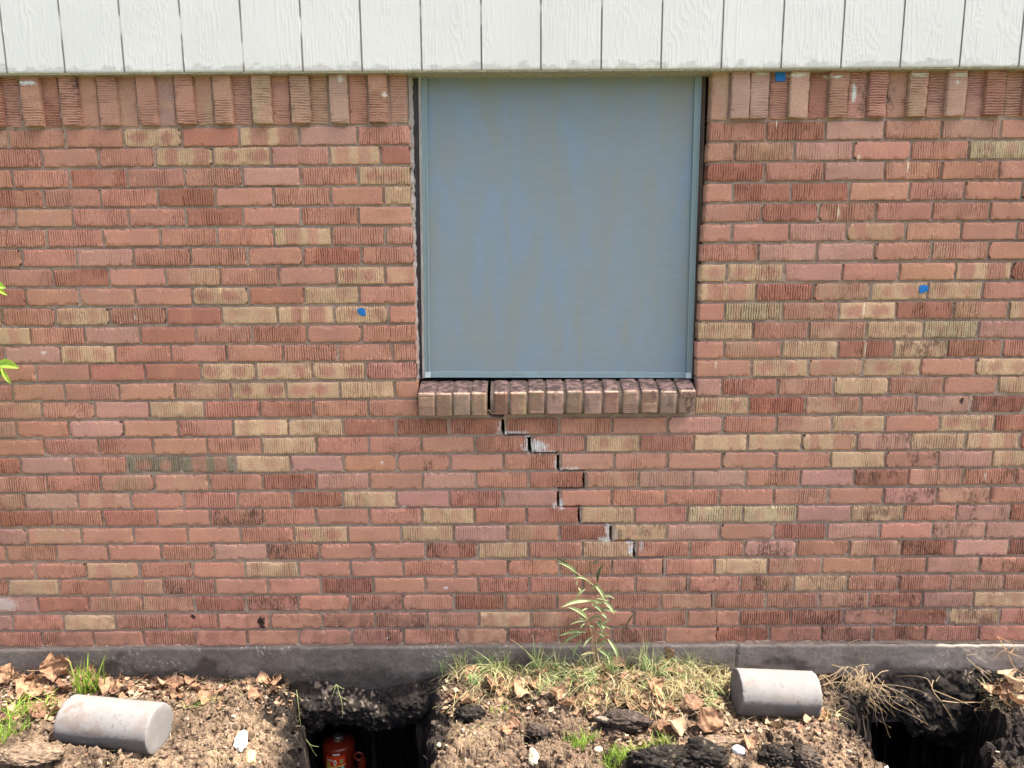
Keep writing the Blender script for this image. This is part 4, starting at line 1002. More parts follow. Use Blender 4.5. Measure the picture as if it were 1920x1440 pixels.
# printed sticker wrapped on the body
mb = MB()
a = np.linspace(-math.pi / 2 - .62, -math.pi / 2 + .62, 61); z_ = np.linspace(zt - .150, zt - .035, 56)
A_, Zz = np.meshgrid(a, z_, indexing='ij'); s_ = (A_ + math.pi / 2) / .62; t_ = (Zz - (zt - .150)) / .115
Cs = np.ones(A_.shape + (3,)) * np.array((.62, .05, .012))
def paint(m_, c): Cs[m_] = c
paint((t_ < .62) & (np.abs(s_) < .95), (.05, .02, .02)); paint((np.abs(s_ + .72) < .2) & (t_ < .78) & (t_ > .3), (.55, .42, .08))
paint((np.abs(t_ - .60 - .05 * s_) < .025), (.75, .55, .12)); paint((np.abs(s_ - .18) < .22) & (np.abs(t_ - .47) < .09), (.45, .45, .45)); paint((np.abs(s_ - .68) < .16) & (np.abs(t_ - .55) < .05), (.3, .45, .4))
paint((np.abs(s_ - .62) < .17) & (np.abs(t_ - .80) < .08), (.30, .36, .12)); paint((np.abs(s_ + .55) < .35) & (np.abs(t_ - .84) < .035), (.6, .45, .4))
paint(np.hypot(s_ * 1.35, (t_ - .76) * 1.9) < .20, (.85, .85, .8)); paint((np.hypot(s_ * 1.35, (t_ - .76) * 1.9) < .11) & (np.abs(t_ - .76) < .035), (.1, .1, .1))
mb.grid(np.stack([jx + (RJ + .0009) * np.cos(A_), jy + (RJ + .0009) * np.sin(A_), Zz], -1), Cs)
stk = mb.build('sticker', M_plain, jack)
mb = MB(); a = np.linspace(-math.pi / 2 - .12, -math.pi / 2 + .30, 12); A_, Zz = np.meshgrid(a, np.linspace(zt - .030, zt - .023, 3), indexing='ij')
mb.grid(np.stack([jx + (RJ + .001) * np.cos(A_), jy + (RJ + .001) * np.sin(A_), Zz], -1), (.8, .75, .7)); mb.build('white_stripe', M_plain, jack)
local(jack)

# ------------------------------------------------------------------ dead leaves
def leaf_mesh(seed, lobes, curl, fold, col):
    r = np.random.default_rng(seed); n, m = 26, 13
    u = np.linspace(0, 1, n); v = np.linspace(-1, 1, m); U, V = np.meshgrid(u, v, indexing='ij')
    wdt = (np.sin(np.clip(U, 0, 1) ** 0.75 * math.pi) ** 0.7) * 0.42
    if lobes: wdt = wdt * (0.76 + 0.36 * np.abs(((U * 2.6 + 0.15) % 1) * 2 - 1) ** 1.5)
    wdt = wdt * (1 + (fbm(U * 14 + seed, V * 0 + np.sign(V) * 3, seed, 3) - .5) * 0.35)
    Xl = U - 0.5; Yl = V * wdt
    Zl = fold * np.abs(V) * wdt + curl * ((U - 0.5) ** 2 * 1.6) + (fbm(U * 3 + seed, V * 2 + 7, seed + 3, 3) - .5) * 0.34 + np.abs(fbm(U * 5 + seed, V * 3 + 7, seed + 13, 2) - .5) * 0.22 - 0.5 * curl * (V * wdt) ** 2 + 0.02 * np.cos(V * 14 + U * 9)
    a_ = curl * 1.0 * (U - 0.4)
    Xn = Xl * np.cos(a_) ; Zn = Zl + Xl * np.sin(a_) * 0.5
    C = np.array(col) * (0.75 + 0.5 * fbm(U * 5 + seed, V * 3, seed + 8, 3))[..., None]
    vein = ((np.abs(V) < 0.07) | (np.abs(((U * 6 - np.abs(V) * 2.2) % 1) - .5) < 0.05)) * 0.35
    C = C * (1 - vein[..., None]) + np.array((.52, .33, .18)) * vein[..., None]
    mb = MB(); mb.grid(np.stack([Xn, Yl, Zn], -1), C)
    # stalk
    t = np.linspace(0, 1, 5); a = np.linspace(0, 2 * math.pi, 6)
    T, A_ = np.meshgrid(t, a, indexing='ij'); x0 = Xn[0, 6]; z0 = Zn[0, 6]
    mb.grid(np.stack([x0 - T * .35, 0.013 * np.cos(A_) + .08 * T ** 2, z0 + 0.013 * np.sin(A_) + 0.05 * T], -1), (.28, .17, .09))
    o = mb.build('dead_leaf', M_leaf); me = o.data; bpy.data.objects.remove(o); return me
LM = [leaf_mesh(300 + i, i % 2 == 0, [.5, .8, -.5, .2, 1.1, .6][i], [.35, .1, .25, .5, .2, -.15][i], [(.27, .15, .085), (.24, .135, .08), (.32, .20, .12), (.17, .09, .055), (.29, .175, .105), (.34, .24, .155)][i]) for i in range(6)]
def leaf(px, py, size, mi, rz, label, rx=0.2, ry=0.0, lift=0.25, p=None, group='dead leaves'):
    if p is None: p = ground_at(px, py)
    o = bpy.data.objects.new('dead_leaf', LM[mi]); COL.objects.link(o)
    o.location = (p[0], p[1], p[2] + size * lift); o.scale = (size,) * 3; o.rotation_euler = (rx, ry, rz); tag(o, label, 'dead leaf', group); return o
HERO = [(112, 1264, .115, 0, .3, 1.15, -.1, .32, 'large folded brown leaf leaning upright against the foundation left of the green tuft'),
        (180, 1268, .095, 1, 1.1, 1.1, .1, .25, 'brown leaf standing behind the green grass tuft above the left cylinder'),
        (205, 1298, .075, 4, .2, .5, .2, .3, 'curled tan leaf just above the right half of the left cylinder'),
        (100, 1335, .11, 5, .5, .25, .1, .15, 'broad flat pale tan leaf left of the left cylinder'),
        (50, 1297, .085, 2, 1.5, .3, .2, .2, 'long tan leaf lying among the litter near the left edge'),
        (18, 1278, .09, 0, -.3, .6, 0, .25, 'reddish brown leaf at the left edge under the foundation'),
        (15, 1240, .08, 3, 1.2, 1.3, .1, .3, 'dark brown leaf upright against the foundation at the far left'),
        (840, 1240, .085, 3, 1.3, 1.2, .2, .35, 'shaded brown leaf standing on the rim at the left end of the grass'),
        (975, 1302, .085, 2, 1.45, .55, .1, .3, 'bright orange tan leaf hanging point down in the middle of the mound'),
        (925, 1288, .085, 1, .5, .3, .1, .25, 'long twisted tan leaf left of the bright hanging leaf'),
        (1085, 1290, .10, 0, -1.0, .7, .2, .3, 'large reddish brown leaf standing in the dry grass near the mound centre'),
        (1040, 1312, .07, 4, .9, .5, .2, .25, 'small tan leaf shading the soil beside the large reddish leaf'),
        (1160, 1250, .08, 2, .1, .5, .1, .3, 'tan leaf lying in grass below the tall weed'),
        (1240, 1238, .085, 4, 1.5, 1.2, .3, .35, 'slim brown leaf standing upright against the foundation in the grass'),
        (1280, 1295, .075, 5, .3, .4, .1, .3, 'pale leaf caught in the dry grass left of the right cylinder'),
        (1225, 1305, .09, 0, .9, .6, .0, .28, 'brown leaf folded over in the dry grass above the long dark clod'),
        (1300, 1330, .08, 3, .2, .3, .1, .25, 'brown leaf lying below the left end of the right cylinder'),
        (1268, 1368, .085, 5, .6, .3, .1, .2, 'pale orange leaf lying flat right of the bright green grass'),
        (1335, 1372, .10, 1, -1.0, .5, .3, .3, 'large glossy folded leaf standing alone on the bare soil at lower centre'),
        (1285, 1408, .055, 2, .3, .3, .0, .2, 'small pale leaf behind the black clods'),
        (1405, 1400, .06, 4, .0, .3, .1, .2, 'narrow tan leaf lying above the white stone'),
        (1888, 1290, .11, 5, 1.2, .9, .1, .3, 'large sunlit pale leaf standing at the far right'),
        (1880, 1250, .09, 3, .2, .9, .2, .3, 'grey shaded leaf leaning on the foundation at the far right'),
        (950, 1376, .045, 0, .4, .4, .2, .25, 'small rust coloured leaf on the bare soil in the middle'),
        (965, 1362, .045, 3, -.4, .5, .2, .25, 'small dark rust leaf on the bare soil in the middle'),
        (430, 1268, .05, 4, .9, .6, .2, .3, 'small tan leaf against the foundation left of the left pit'),
        (495, 1280, .06, 2, .4, .3, .1, .25, 'tan leaf at the corner of the left pit near the foundation')]
for (px, py, sz, mi, rz, rx, ry, lf, lb) in HERO: leaf(px, py, sz, mi, rz, lb, rx, ry, lf)
LITL = 'small curled brown leaf in the litter beneath the wall'
k = 0
zones = [(0, 330, 1262, 1300, 42), (0, 110, 1300, 1345, 14), (330, 545, 1280, 1312, 14), (830, 1360, 1255, 1330, 40), (1120, 1360, 1330, 1380, 14), (1380, 1560, 1345, 1365, 6), (1840, 1915, 1290, 1330, 6)]
for (a, b, c, d, n) in zones:
    for i in range(n):
        px, py = rng.uniform(a, b), rng.uniform(c, d)
        q = ground_at(px, py)
        if q[2] < -.26 or q[1] > -.03: continue
        leaf(px, py, rng.uniform(.032, .078), int(rng.integers(0, 6)), rng.uniform(-3, 3), LITL, rng.uniform(-.2, .7), rng.uniform(-.4, .4), .16, p=q)
# shredded litter
lt = MB()
def litter(n, zone, smin, smax):
    a, b, c, d = zone
    for i in range(n):
        px, py = rng.uniform(a, b), rng.uniform(c, d); p = ground_at(px, py)
        if p[2] < -.27 or p[1] > -.016: continue
        s_ = rng.uniform(smin, smax); an = rng.uniform(0, 6.28); el = rng.uniform(.3, 1)
        e1 = np.array((math.cos(an), math.sin(an), rng.uniform(-.5, .5))) * s_; e2 = np.array((-math.sin(an), math.cos(an), rng.uniform(-.5, .6))) * s_ * el
        n_ = np.array((0, 0, s_ * rng.uniform(-.3, .3)))
        v = [p - e1, p + e2 * .8 + n_, p + e1, p - e2]; v = np.array(v) + np.array((0, 0, s_ * .35 + .001))
        c0 = np.array(random.choice([(.26, .15, .085), (.32, .22, .14), (.12, .07, .045), (.38, .30, .21), (.20, .10, .06)])) * rng.uniform(.7, 1.15)
        lt.add(v, None, [(0, 1, 3), (1, 2, 3)], c0)
litter(900, (0, 340, 1262, 1310), .006, .018); litter(350, (0, 130, 1300, 1350), .006, .018); litter(350, (330, 550, 1272, 1330), .004, .013); litter(900, (830, 1380, 1252, 1345), .005, .016)
litter(300, (1100, 1420, 1330, 1400), .005, .014); litter(150, (1380, 1570, 1340, 1375), .004, .012); litter(130, (1840, 1920, 1275, 1330), .004, .014); litter(250, (0, 540, 1330, 1440), .003, .008); litter(250, (820, 1580, 1345, 1440), .003, .008)
tag(lt.build('leaf_litter', M_leaf, smooth=False), kind='stuff')

# ------------------------------------------------------------------ grass
def blades(mb, base, hgt, lean, wid, col, droop=0.5, seg=6, r=None, tipcol=None):
    """base (n,3), hgt n, lean (n,2) horizontal vector, wid n, col (n,3)"""
    n = len(base); t = np.linspace(0, 1, seg)
    hx = lean[:, None, 0] * (t ** 1.6)[None, :]; hy = lean[:, None, 1] * (t ** 1.6)[None, :]
    z = hgt[:, None] * (t[None, :] - droop[:, None] * t[None, :] ** 2.4)
    Pm = np.stack([base[:, None, 0] + hx, base[:, None, 1] + hy, base[:, None, 2] + z], -1)
    an = rng.uniform(0, math.pi, n); wx = np.stack([np.cos(an), 0.5 * np.sin(an), np.zeros(n)], -1)
    w_ = (wid[:, None] * (1 - t[None, :] ** 2.2) * (0.6 + 0.8 * np.minimum(t, .3))[None, :] + 0.0002)
    A = Pm - wx[:, None, :] * w_[..., None]; B = Pm + wx[:, None, :] * w_[..., None]
    V = np.stack([A, B], 2).reshape(n * seg * 2, 3)
    i = np.arange(n)[:, None] * seg * 2 + np.arange(seg - 1)[None, :] * 2
    Q = np.stack([i, i + 1, i + 3, i + 2], -1).reshape(-1, 4)
    cc = np.repeat(col[:, None, :], seg * 2, 1)
    if tipcol is not None:
        tt = np.repeat(t, 2)[None, :, None]; cc = cc * (1 - tt * .6) + tipcol * tt * .6
    mb.add(V, Q, None, cc.reshape(-1, 3))
GREEN = np.array([(.26, .36, .13), (.34, .43, .19), (.20, .29, .10), (.44, .46, .24), (.46, .44, .24)]); DRYG = np.array([(.46, .38, .20), (.38, .31, .15), (.54, .46, .28), (.38, .36, .16), (.20, .15, .08)])
LIME = np.array([(.26, .42, .05), (.32, .46, .07), (.20, .36, .05), (.40, .46, .12)])
def field(mb, pts, h, sp, wid, pal, dr=(0.1, .6)):
    n = len(pts)
    if n == 0: return
    c = pal[rng.integers(0, len(pal), n)] * rng.uniform(.75, 1.15, (n, 1)); hh = rng.uniform(h[0], h[1], n); an = rng.uniform(0, 6.283, n); ln = hh * rng.uniform(sp[0], sp[1], n)
    blades(mb, np.array(pts), hh, np.stack([np.cos(an) * ln, np.sin(an) * ln * .8 - .1 * ln], -1), rng.uniform(wid[0], wid[1], n), c, rng.uniform(dr[0], dr[1], n))
def scatter(n, zone, near=None):
    a, b, c, d = zone; out = []
    for i in range(n):
        p = ground_at(rng.uniform(a, b), rng.uniform(c, d))
        if p[2] > -.26 and p[1] < -.012: out.append(p)
    return out
gm = MB()
# thatch over the mound, in clumps with gaps
for zone, n in (((840, 1000, 1254, 1300), 120), ((960, 1370, 1254, 1300), 330), ((1080, 1370, 1290, 1335), 190), ((1180, 1400, 1320, 1350), 130), ((1385, 1570, 1335, 1352), 130), ((850, 960, 1290, 1320), 120)):
    field(gm, scatter(n, zone), (.03, .09), (.6, 1.8), (.0009, .0020), DRYG, (.5, 1.1))
for zone, n in (((850, 1000, 1258, 1292), 9), ((990, 1370, 1258, 1300), 27), ((1090, 1370, 1295, 1330), 13), ((1230, 1375, 1255, 1300), 12)):
    for q in scatter(n, zone):
        m_ = int(rng.integers(14, 34)); L0 = rng.uniform(.06, .17); a0 = rng.uniform(0, 6.28); gpal = DRYG if rng.random() < .66 else GREEN
        an = a0 + rng.normal(0, .7, m_); hh = rng.uniform(.5, 1, m_) * L0; ln = hh * rng.uniform(.5, 1.3, m_)
        blades(gm, q + np.stack([rng.normal(0, .010, m_), rng.normal(0, .008, m_), np.zeros(m_) - .003], -1), hh, np.stack([np.cos(an) * ln, np.sin(an) * ln * .7 - .25 * ln], -1), rng.uniform(.0012, .0030, m_), gpal[rng.integers(0, len(gpal), m_)] * rng.uniform(.7, 1.15, (m_, 1)), rng.uniform(.4, 1.15, m_))
field(gm, scatter(240, (1250, 1375, 1245, 1290)), (.06, .13), (.5, 1.3), (.0008, .0018), DRYG, (.5, 1.1))
field(gm, scatter(190, (840, 1360, 1250, 1270)), (.05, .16), (.2, 1.0), (.0011, .0028), GREEN, (.05, .8)); field(gm, scatter(160, (840, 1360, 1250, 1270)), (.05, .13), (.3, 1.1), (.0011, .0026), DRYG, (.2, .9))
field(gm, scatter(160, (960, 1340, 1262, 1320)), (.03, .08), (.3, 1.0), (.0009, .0022), GREEN, (.1, .7))
# tufts along the foundation
for px, n, h in ((795, 16, .10), (830, 16, .09), (868, 26, .11), (935, 26, .10), (1010, 34, .13), (1040, 16, .09), (1150, 14, .10), (1212, 34, .12), (1290, 22, .11), (1345, 18, .10), (905, 16, .08)):
    q = ground_at(px, 1263); pts = [q + np.array((rng.normal(0, .013), rng.normal(0, .008), 0)) for i in range(n)]
    field(gm, pts, (h * .6, h * 1.5), (.05, .7), (.0014, .0032), GREEN, (.0, .4))
# sparse straws on the bare soil
for zone, n in (((330, 540, 1280, 1330), 60), ((820, 1000, 1320, 1400), 70), ((400, 480, 1390, 1435), 40), ((0, 540, 1330, 1440), 50), ((1600, 1860, 1262, 1300), 90), ((1840, 1920, 1290, 1330), 200), ((1500, 1580, 1330, 1352), 60)):
    field(gm, scatter(n, zone), (.02, .06), (.6, 1.8), (.0006, .0014), DRYG, (.5, 1.1))
tag(gm.build('dry_grass', M_grass), kind='stuff')
# bright green clumps: things
def tuft(name, spots, h, label, cat, pal, n, spread, wid=(.0012, .0026), sp=(.1, .7), group=None, dr=(0, .4)):
    mb = MB(); c = ground_at(*spots[0])
    for s_ in spots:
        q = ground_at(*s_); pts = [q + np.array((rng.normal(0, spread), rng.normal(0, spread * .6), 0.0)) for i in range(n)]
        pts = [np.array((p[0], p[1], max(float(H(p[0], p[1])), -.3) - .004)) for p in pts]
        field(mb, pts, (h * .45, h), sp, wid, pal, dr)
    for v in mb.v: v -= c
    o = mb.build(name, M_grass); o.location = Vector(c); tag(o, label, cat, group); return o
G_t = 'green grass tufts'
tuft('grass_tuft', [(168, 1300), (148, 1302), (186, 1300)], .175, 'tall lime green grass tuft right behind the left cylinder', 'grass tuft', LIME, 22, .013, (.0022, .0050), (.05, .5), G_t, (0, .15))
tuft('grass_tuft', [(70, 1340), (40, 1345), (95, 1335), (20, 1350)], .10, 'sprawling lime grass tuft left of the left cylinder', 'grass tuft', LIME, 24, .018, (.0018, .004), (.4, 1.3), G_t)
tuft('grass_tuft', [(15, 1382), (3, 1392), (28, 1375)], .075, 'yellowish grass tuft at the left edge above the flat clod', 'grass tuft', LIME, 34, .02, (.0014, .003), (.3, 1), G_t)
tuft('grass_tuft', [(385, 1322), (400, 1320), (365, 1326)], .06, 'low flattened grass tuft on bare soil right of the left cylinder', 'grass tuft', np.concatenate([LIME, DRYG]), 12, .012, (.001, .002), (.8, 2.0), G_t, (.4, .9))
tuft('grass_tuft', [(1090, 1400), (1075, 1395), (1105, 1392), (1085, 1408)], .06, 'small bright green grass clump left of the pale pebble', 'grass tuft', LIME, 45, .016, (.0009, .0019), (.1, .8), G_t)
tuft('grass_tuft', [(1185, 1420), (1215, 1415), (1160, 1425), (1230, 1405), (1200, 1432), (1250, 1410), (1145, 1432)], .065, 'largest bright green grass clump at the bottom centre below the long clod', 'grass tuft', LIME, 70, .022, (.0009, .0020), (.1, .8), G_t)
tuft('grass_tuft', [(925, 1335), (945, 1330)], .035, 'short pale green seedling tuft on the bare mound', 'grass tuft', LIME, 16, .012, (.001, .002), (.2, .7), G_t)
tuft('grass_tuft', [(890, 1362), (880, 1378)], .05, 'drooping grass sprig on the right slope of the left pit', 'grass tuft', GREEN, 7, .012, (.001, .002), (.5, 1.3), G_t, (.6, 1.2))
tuft('grass_tuft', [(1385, 1335), (1392, 1340)], .05, 'thin grass tuft growing at the near left foot of the right cylinder', 'grass tuft', np.concatenate([GREEN, DRYG]), 10, .01, (.0009, .0018), (.3, .9), G_t)

# strands: thin tubes along 3-d polylines
def tube(mb, pts, r0, r1, col, n=5):
    P_ = np.array(pts, float); m = len(P_)
    t = np.linspace(0, 1, m); tt = np.linspace(0, 1, max(m * 4, 8)); P2 = np.stack([np.interp(tt, t, P_[:, i]) for i in range(3)], -1)
    for _ in range(2): P2[1:-1] = (P2[:-2] + 2 * P2[1:-1] + P2[2:]) / 4
    a = np.linspace(0, 2 * math.pi, n + 1); dv = np.gradient(P2, axis=0); dv /= np.linalg.norm(dv, axis=1)[:, None] + 1e-9
    ref = np.array((0.3, -0.9, 0.2)); e1 = np.cross(dv, ref); e1 /= np.linalg.norm(e1, axis=1)[:, None] + 1e-9; e2 = np.cross(dv, e1)
    rr = (r0 + (r1 - r0) * tt)[:, None, None]
    mb.grid(P2[:, None, :] + rr * (np.cos(a)[None, :, None] * e1[:, None, :] + np.sin(a)[None, :, None] * e2[:, None, :]), col)
ROOT = np.array((.46, .34, .20))
def strands(name, lines, label, cat, r=.0016, col=ROOT, group=None, mt=None):
    mb = MB(); c = None
    for ln in lines:
        pts = [onY(px, py, y) for (px, py, y) in ln]
        if c is None: c = pts[0].copy()
        tube(mb, [p - c for p in pts], r * rng.uniform(.8, 1.3), r * .35, col * rng.uniform(.8, 1.2))
    o = mb.build(name, mt or M_grass); o.location = Vector(c); tag(o, label, cat, group); return o
L_ = []
for i in range(85):    # the big overhanging clump between right cylinder and right pit
    x0 = rng.normal(1606, 26); y0 = rng.uniform(1246, 1300); dx = rng.normal(0, 38); ln = rng.uniform(25, 85); kx = rng.normal(0, 9)
    L_.append([(x0, y0, -.05), (x0 + dx * .3, y0 - rng.uniform(-14, 14) + ln * .1, -.08), (x0 + dx * .7 + kx, y0 + ln * .45, -.10), (x0 + dx * 1.1 - kx, y0 + ln * .75, -.11), (x0 + dx * 1.2 + rng.normal(0, 12), y0 + ln, -.10)])
L_ += [[(1620, 1250, -.05), (1640, 1290, -.08), (1650, 1325, -.09), (1657, 1352, -.09), (1669, 1384, -.09)], [(1655, 1285, -.07), (1690, 1298, -.09), (1715, 1315, -.1), (1733, 1327, -.1)], [(1690, 1300, -.09), (1717, 1325, -.1), (1730, 1345, -.1), (1743, 1363, -.1)],
       [(1612, 1255, -.05), (1616, 1235, -.05), (1612, 1225, -.05)], [(1618, 1255, -.05), (1621, 1230, -.05), (1623, 1222, -.05)]]
strands('root_clump', L_, 'mass of dry straw coloured roots hanging between the right cylinder and the right pit', 'roots', .0012)
strands('root_strand', [[(1750, 1275, -.06), (1747, 1285, -.07), (1748, 1295, -.08), (1765, 1315, -.1), (1786, 1349, -.1)], [(1748, 1293, -.08), (1790, 1310, -.09), (1825, 1325, -.09), (1840, 1330, -.08)], [(1766, 1314, -.1), (1800, 1318, -.09), (1860, 1316, -.07)], [(1748, 1290, -.08), (1740, 1272, -.05), (1715, 1267, -.04), (1680, 1268, -.03)], [(1755, 1278, -.06), (1763, 1266, -.05)]],
        'forked pale root stretched across the dark mouth of the right pit', 'root', .0019)
L_ = []
for i in range(26):
    x0 = rng.uniform(1840, 1925); y0 = rng.uniform(1310, 1345); L_.append([(x0, y0, -.1), (x0 + rng.uniform(-30, 30), y0 + rng.uniform(-12, 25), -.13), (x0 + rng.uniform(-50, 40), y0 + rng.uniform(0, 55), -.13)])
strands('root_clump', L_, 'tangle of fine orange roots at the far right edge below the pale leaf', 'roots', .0011, np.array((.42, .26, .13)))
strands('straw', [[(1812, 1233, -.03), (1830, 1250, -.04), (1855, 1275, -.05), (1875, 1292, -.08)], [(1830, 1248, -.04), (1822, 1260, -.04), (1815, 1263, -.05)], [(1832, 1250, -.04), (1860, 1268, -.05)]], 'long pale straw leaning on the foundation above the right pit', 'straw', .0013, np.array((.55, .42, .25)), 'dry straws against the wall')
strands('straw', [[(1862, 1238, -.03), (1876, 1222, -.03), (1905, 1208, -.03)], [(1870, 1193, -.02), (1890, 1225, -.03), (1900, 1250, -.04), (1920, 1265, -.06)], [(1893, 1228, -.03), (1903, 1213, -.02), (1898, 1207, -.02), (1870, 1193, -.02)], [(1890, 1222, -.03), (1920, 1235, -.03)]], 'star shaped cluster of bent straws against the wall at the far right', 'straw', .0014, np.array((.55, .36, .20)), 'dry straws against the wall')
strands('straw', [[(1812, 1228, -.02), (1832, 1227, -.02), (1833, 1220, -.02), (1818, 1213, -.02)]], 'hooked straw stuck on the foundation above the right pit', 'straw', .001, np.array((.5, .38, .24)), 'dry straws against the wall')
strands('straw', [[(1590, 1207, -.008), (1605, 1200, -.008), (1618, 1199, -.008)]], 'short straw bit lying on the slab edge above the hanging roots', 'straw', .001, np.array((.6, .45, .28)), 'dry straws against the wall')
strands('twig', [[(480, 1400, -.27), (497, 1420, -.29), (515, 1445, -.32)]], 'thin brown twig lying beside the white limestone chunk', 'twig', .0028, np.array((.20, .12, .08)), None, M_wood)
# sprigs hanging into the left pit
GS = np.array((.34, .38, .16))
strands('grass_sprig', [[(556, 1294, -.08), (560, 1325, -.10), (562, 1350, -.11), (568, 1380, -.12)], [(561, 1340, -.11), (548, 1360, -.11)], [(562, 1345, -.11), (553, 1372, -.11)], [(568, 1378, -.12), (582, 1398, -.12), (598, 1400, -.12)], [(580, 1395, -.12), (588, 1410, -.12), (594, 1418, -.12)], [(572, 1384, -.12), (565, 1400, -.12)]], 'wilted grass sprig hanging over the left rim of the left pit', 'grass sprig', .0014, GS, 'sprigs hanging into the left pit')
strands('grass_sprig', [[(631, 1283, -.06), (625, 1300, -.075), (619, 1314, -.08)], [(631, 1283, -.06), (618, 1296, -.075)], [(631, 1284, -.06), (640, 1290, -.075), (646, 1292, -.075)], [(632, 1286, -.06), (640, 1312, -.09), (642, 1325, -.09), (642, 1345, -.09)], [(638, 1306, -.085), (654, 1314, -.085)]], 'pale grass sprig stuck in the soil under the foundation over the jack', 'grass sprig', .0013, GS, 'sprigs hanging into the left pit')
strands('grass_sprig', [[(794, 1416, -.30), (806, 1428, -.31), (830, 1437, -.33)]], 'single pale bent root at the lower right rim of the left pit', 'grass sprig', .0016, ROOT, 'sprigs hanging into the left pit')

# ------------------------------------------------------------------ tall weed by the wall
WY = .03
wb = onY(1122, 1252, -.065)
weed = empty('weed', tuple(wb)); tag(weed, 'tall thin weed with narrow pale green leaves growing against the wall', 'weed')
ms = MB(); mf = MB()
def stem(pts, r0=.0024, col=(.42, .30, .17)): tube(ms, [onY(p[0], p[1], p[2] - WY) for p in pts], r0, r0 * .5, np.array(col))
stem([(1118, 1252, -.035), (1113, 1215, -.04), (1108, 1180, -.045), (1100, 1160, -.05)]); stem([(1124, 1252, -.035), (1118, 1215, -.035), (1116, 1185, -.035), (1125, 1165, -.035), (1130, 1140, -.035), (1128, 1115, -.035), (1117, 1100, -.035), (1095, 1085, -.035), (1080, 1073, -.035)], .0026)
stem([(1116, 1250, -.03), (1108, 1205, -.03), (1112, 1175, -.03)]); stem([(1128, 1255, -.03), (1120, 1225, -.03), (1112, 1190, -.03)]); stem([(1082, 1084, -.035), (1083, 1100, -.04), (1088, 1112, -.04)], .0014)
def lance(p0, p1, w_, y0, y1, col, bend=.12):
    A = onY(p0[0], p0[1], y0 - WY); B = onY(p1[0], p1[1], y1 - WY); n = 12; t = np.linspace(0, 1, n)
    d = B - A; L = np.linalg.norm(d); sdv = np.cross(d, np.array((0, -1.0, .25))); sdv /= np.linalg.norm(sdv) + 1e-9
    if sdv[2] < 0: sdv = -sdv
    c = A + d * t[:, None] + sdv * (np.sin(t * math.pi) * bend * L)[:, None] + np.array((0, -1, 0)) * (np.sin(t * math.pi) * .05 * L)[:, None]
    ww = w_ * 1.15 * (np.sin(np.clip(t, 0.02, .995) ** .8 * math.pi) ** .8)
    v = np.linspace(-1, 1, 5); Pp = c[:, None, :] + sdv[None, None, :] * (ww[:, None] * v[None, :])[..., None] + np.array((0, -1, 0)) * (np.abs(v)[None, :, None] * ww[:, None, None] * .5)
    Cc = np.array(col) * (.85 + .3 * rng.random()) * np.ones((n, 5, 1)); Cc[:, 2] *= 1.25
    mf.grid(Pp, Cc)
PG = (.38, .46, .22); OG = (.20, .25, .11); DG = (.075, .09, .045)
for a in [((1082, 1075), (1046, 1055), .0055, -.04, -.06, PG), ((1084, 1082), (1034, 1044), .005, -.03, -.02, DG), ((1117, 1098), (1134, 1128), .0065, -.035, -.05, PG), ((1106, 1126), (1052, 1139), .0065, -.04, -.07, PG), ((1102, 1160), (1064, 1138), .0065, -.045, -.07, PG),
          ((1132, 1127), (1152, 1152), .006, -.035, -.06, PG), ((1110, 1132), (1128, 1148), .0055, -.035, -.05, PG), ((1120, 1092), (1133, 1055), .0045, -.03, -.022, DG), ((1110, 1057), (1127, 1053), .003, -.02, -.018, DG), ((1128, 1150), (1138, 1160), .004, -.035, -.05, PG),
          ((1098, 1104), (1080, 1122), .0035, -.04, -.055, OG), ((1083, 1090), (1081, 1098), .0035, -.04, -.04, PG), ((1085, 1102), (1091, 1113), .0035, -.04, -.045, PG), ((1108, 1106), (1118, 1104), .004, -.035, -.05, OG), ((1103, 1140), (1088, 1147), .003, -.04, -.05, PG), ((1098, 1162), (1084, 1159), .003, -.04, -.05, OG),
          ((1100, 1164), (1068, 1172), .003, -.045, -.06, PG), ((1098, 1168), (1088, 1178), .003, -.045, -.06, OG), ((1116, 1156), (1130, 1163), .004, -.035, -.05, OG), ((1120, 1173), (1147, 1180), .003, -.035, -.05, OG), ((1126, 1170), (1132, 1178), .003, -.035, -.05, PG),
          ((1098, 1185), (1046, 1193), .0055, -.03, -.05, OG), ((1096, 1184), (1052, 1212), .0055, -.03, -.05, OG), ((1118, 1215), (1146, 1238), .006, -.035, -.05, OG), ((1140, 1198), (1158, 1236), .0065, -.03, -.05, PG), ((1128, 1208), (1140, 1198), .004, -.03, -.04, OG), ((1105, 1095), (1108, 1086), .003, -.035, -.04, PG),
          ((1192, 1146), (1173, 1188), .0022, -.03, -.025, DG), ((1115, 1178), (1104, 1172), .003, -.035, -.045, PG), ((1090, 1200), (1075, 1235), .004, -.03, -.05, OG), ((1136, 1172), (1128, 1190), .003, -.035, -.045, PG)]:
    lance(*a)
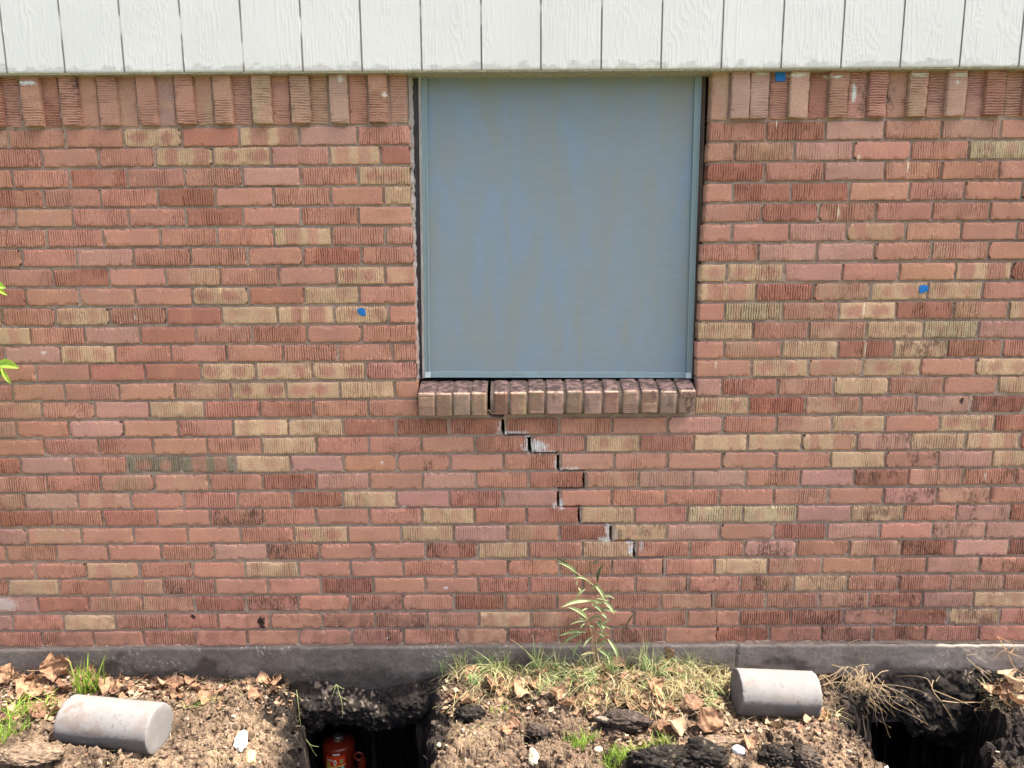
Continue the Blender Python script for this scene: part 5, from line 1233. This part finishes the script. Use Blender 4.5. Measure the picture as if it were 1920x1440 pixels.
for i in range(20):
    y_ = rng.uniform(1088, 1225); x_ = np.interp(y_, [1085, 1115, 1140, 1165, 1185, 1225], [1100, 1126, 1128, 1122, 1112, 1114]) + rng.normal(0, 5); sg = rng.choice([-1, 1])
    lance((x_, y_), (x_ + sg * rng.uniform(10, 30), y_ + rng.uniform(-14, 22)), rng.uniform(.0025, .0045), -.035, -.035 - rng.uniform(.0, .03), (PG, OG, (.42, .38, .20))[int(rng.integers(0, 3))], rng.uniform(.02, .2))
stem([(1108, 1085, -.02), (1107, 1045, -.018), (1107, 1028, -.018)], .0012, (.10, .10, .05)); stem([(1130, 1215, -.03), (1160, 1195, -.028), (1192, 1146, -.028)], .001, (.12, .12, .06))
ms.build('stem', M_wood, weed); mf.build('foliage', M_green, weed); local(weed)

# ------------------------------------------------------------------ young sapling just outside the left edge
tb = onZ(-85, 1330, -.17)
sap = empty('sapling', tuple(tb)); tag(sap, 'young leafy sapling reaching in at the left edge with bright green leaves', 'sapling')
ms = MB(); mf = MB()
yS = tb[1]
tube(ms, [tb + np.array((0, 0, -.02)), onY(-90, 1100, yS), onY(-70, 850, yS), onY(-60, 650, yS), onY(-75, 450, yS)], .008, .003, np.array((.16, .11, .06)))
tube(ms, [onY(-62, 690, yS), onY(-30, 690, yS), onY(0, 686, yS - .01)], .003, .0015, np.array((.20, .26, .08))); tube(ms, [onY(-68, 560, yS), onY(-30, 540, yS), onY(-8, 535, yS)], .003, .0015, np.array((.20, .26, .08)))
LG = (.30, .50, .06); WY = 0.0
def big(p0, p1, w_, y0, y1, col, bend): lance(p0, p1, w_, y0, y1, col, bend)
big((-4, 683), (36, 690), .014, yS - .01, yS - .03, LG, .12); big((3, 690), (21, 720), .0075, yS - .01, yS - .02, (.36, .54, .07), .02); big((-4, 690), (-1, 712), .013, yS - .01, yS - .02, (.14, .30, .04), .02)
big((-22, 532), (11, 540), .014, yS - .01, yS - .03, LG, .10); big((-6, 538), (14, 554), .006, yS - .01, yS - .02, (.38, .55, .08), .02); big((-30, 536), (-22, 570), .018, yS, yS - .02, LG, .05)
for i in range(26):
    z0 = rng.uniform(450, 1050); a0 = rng.uniform(-70, -12); big((-66, z0), (-66 + rng.choice([-1, 1]) * rng.uniform(25, 48), z0 + rng.uniform(-20, 40)), .014, yS, yS + rng.uniform(-.06, .06), LG, .08)
ms.build('stem', M_wood, sap); mf.build('foliage', M_green, sap); local(sap)
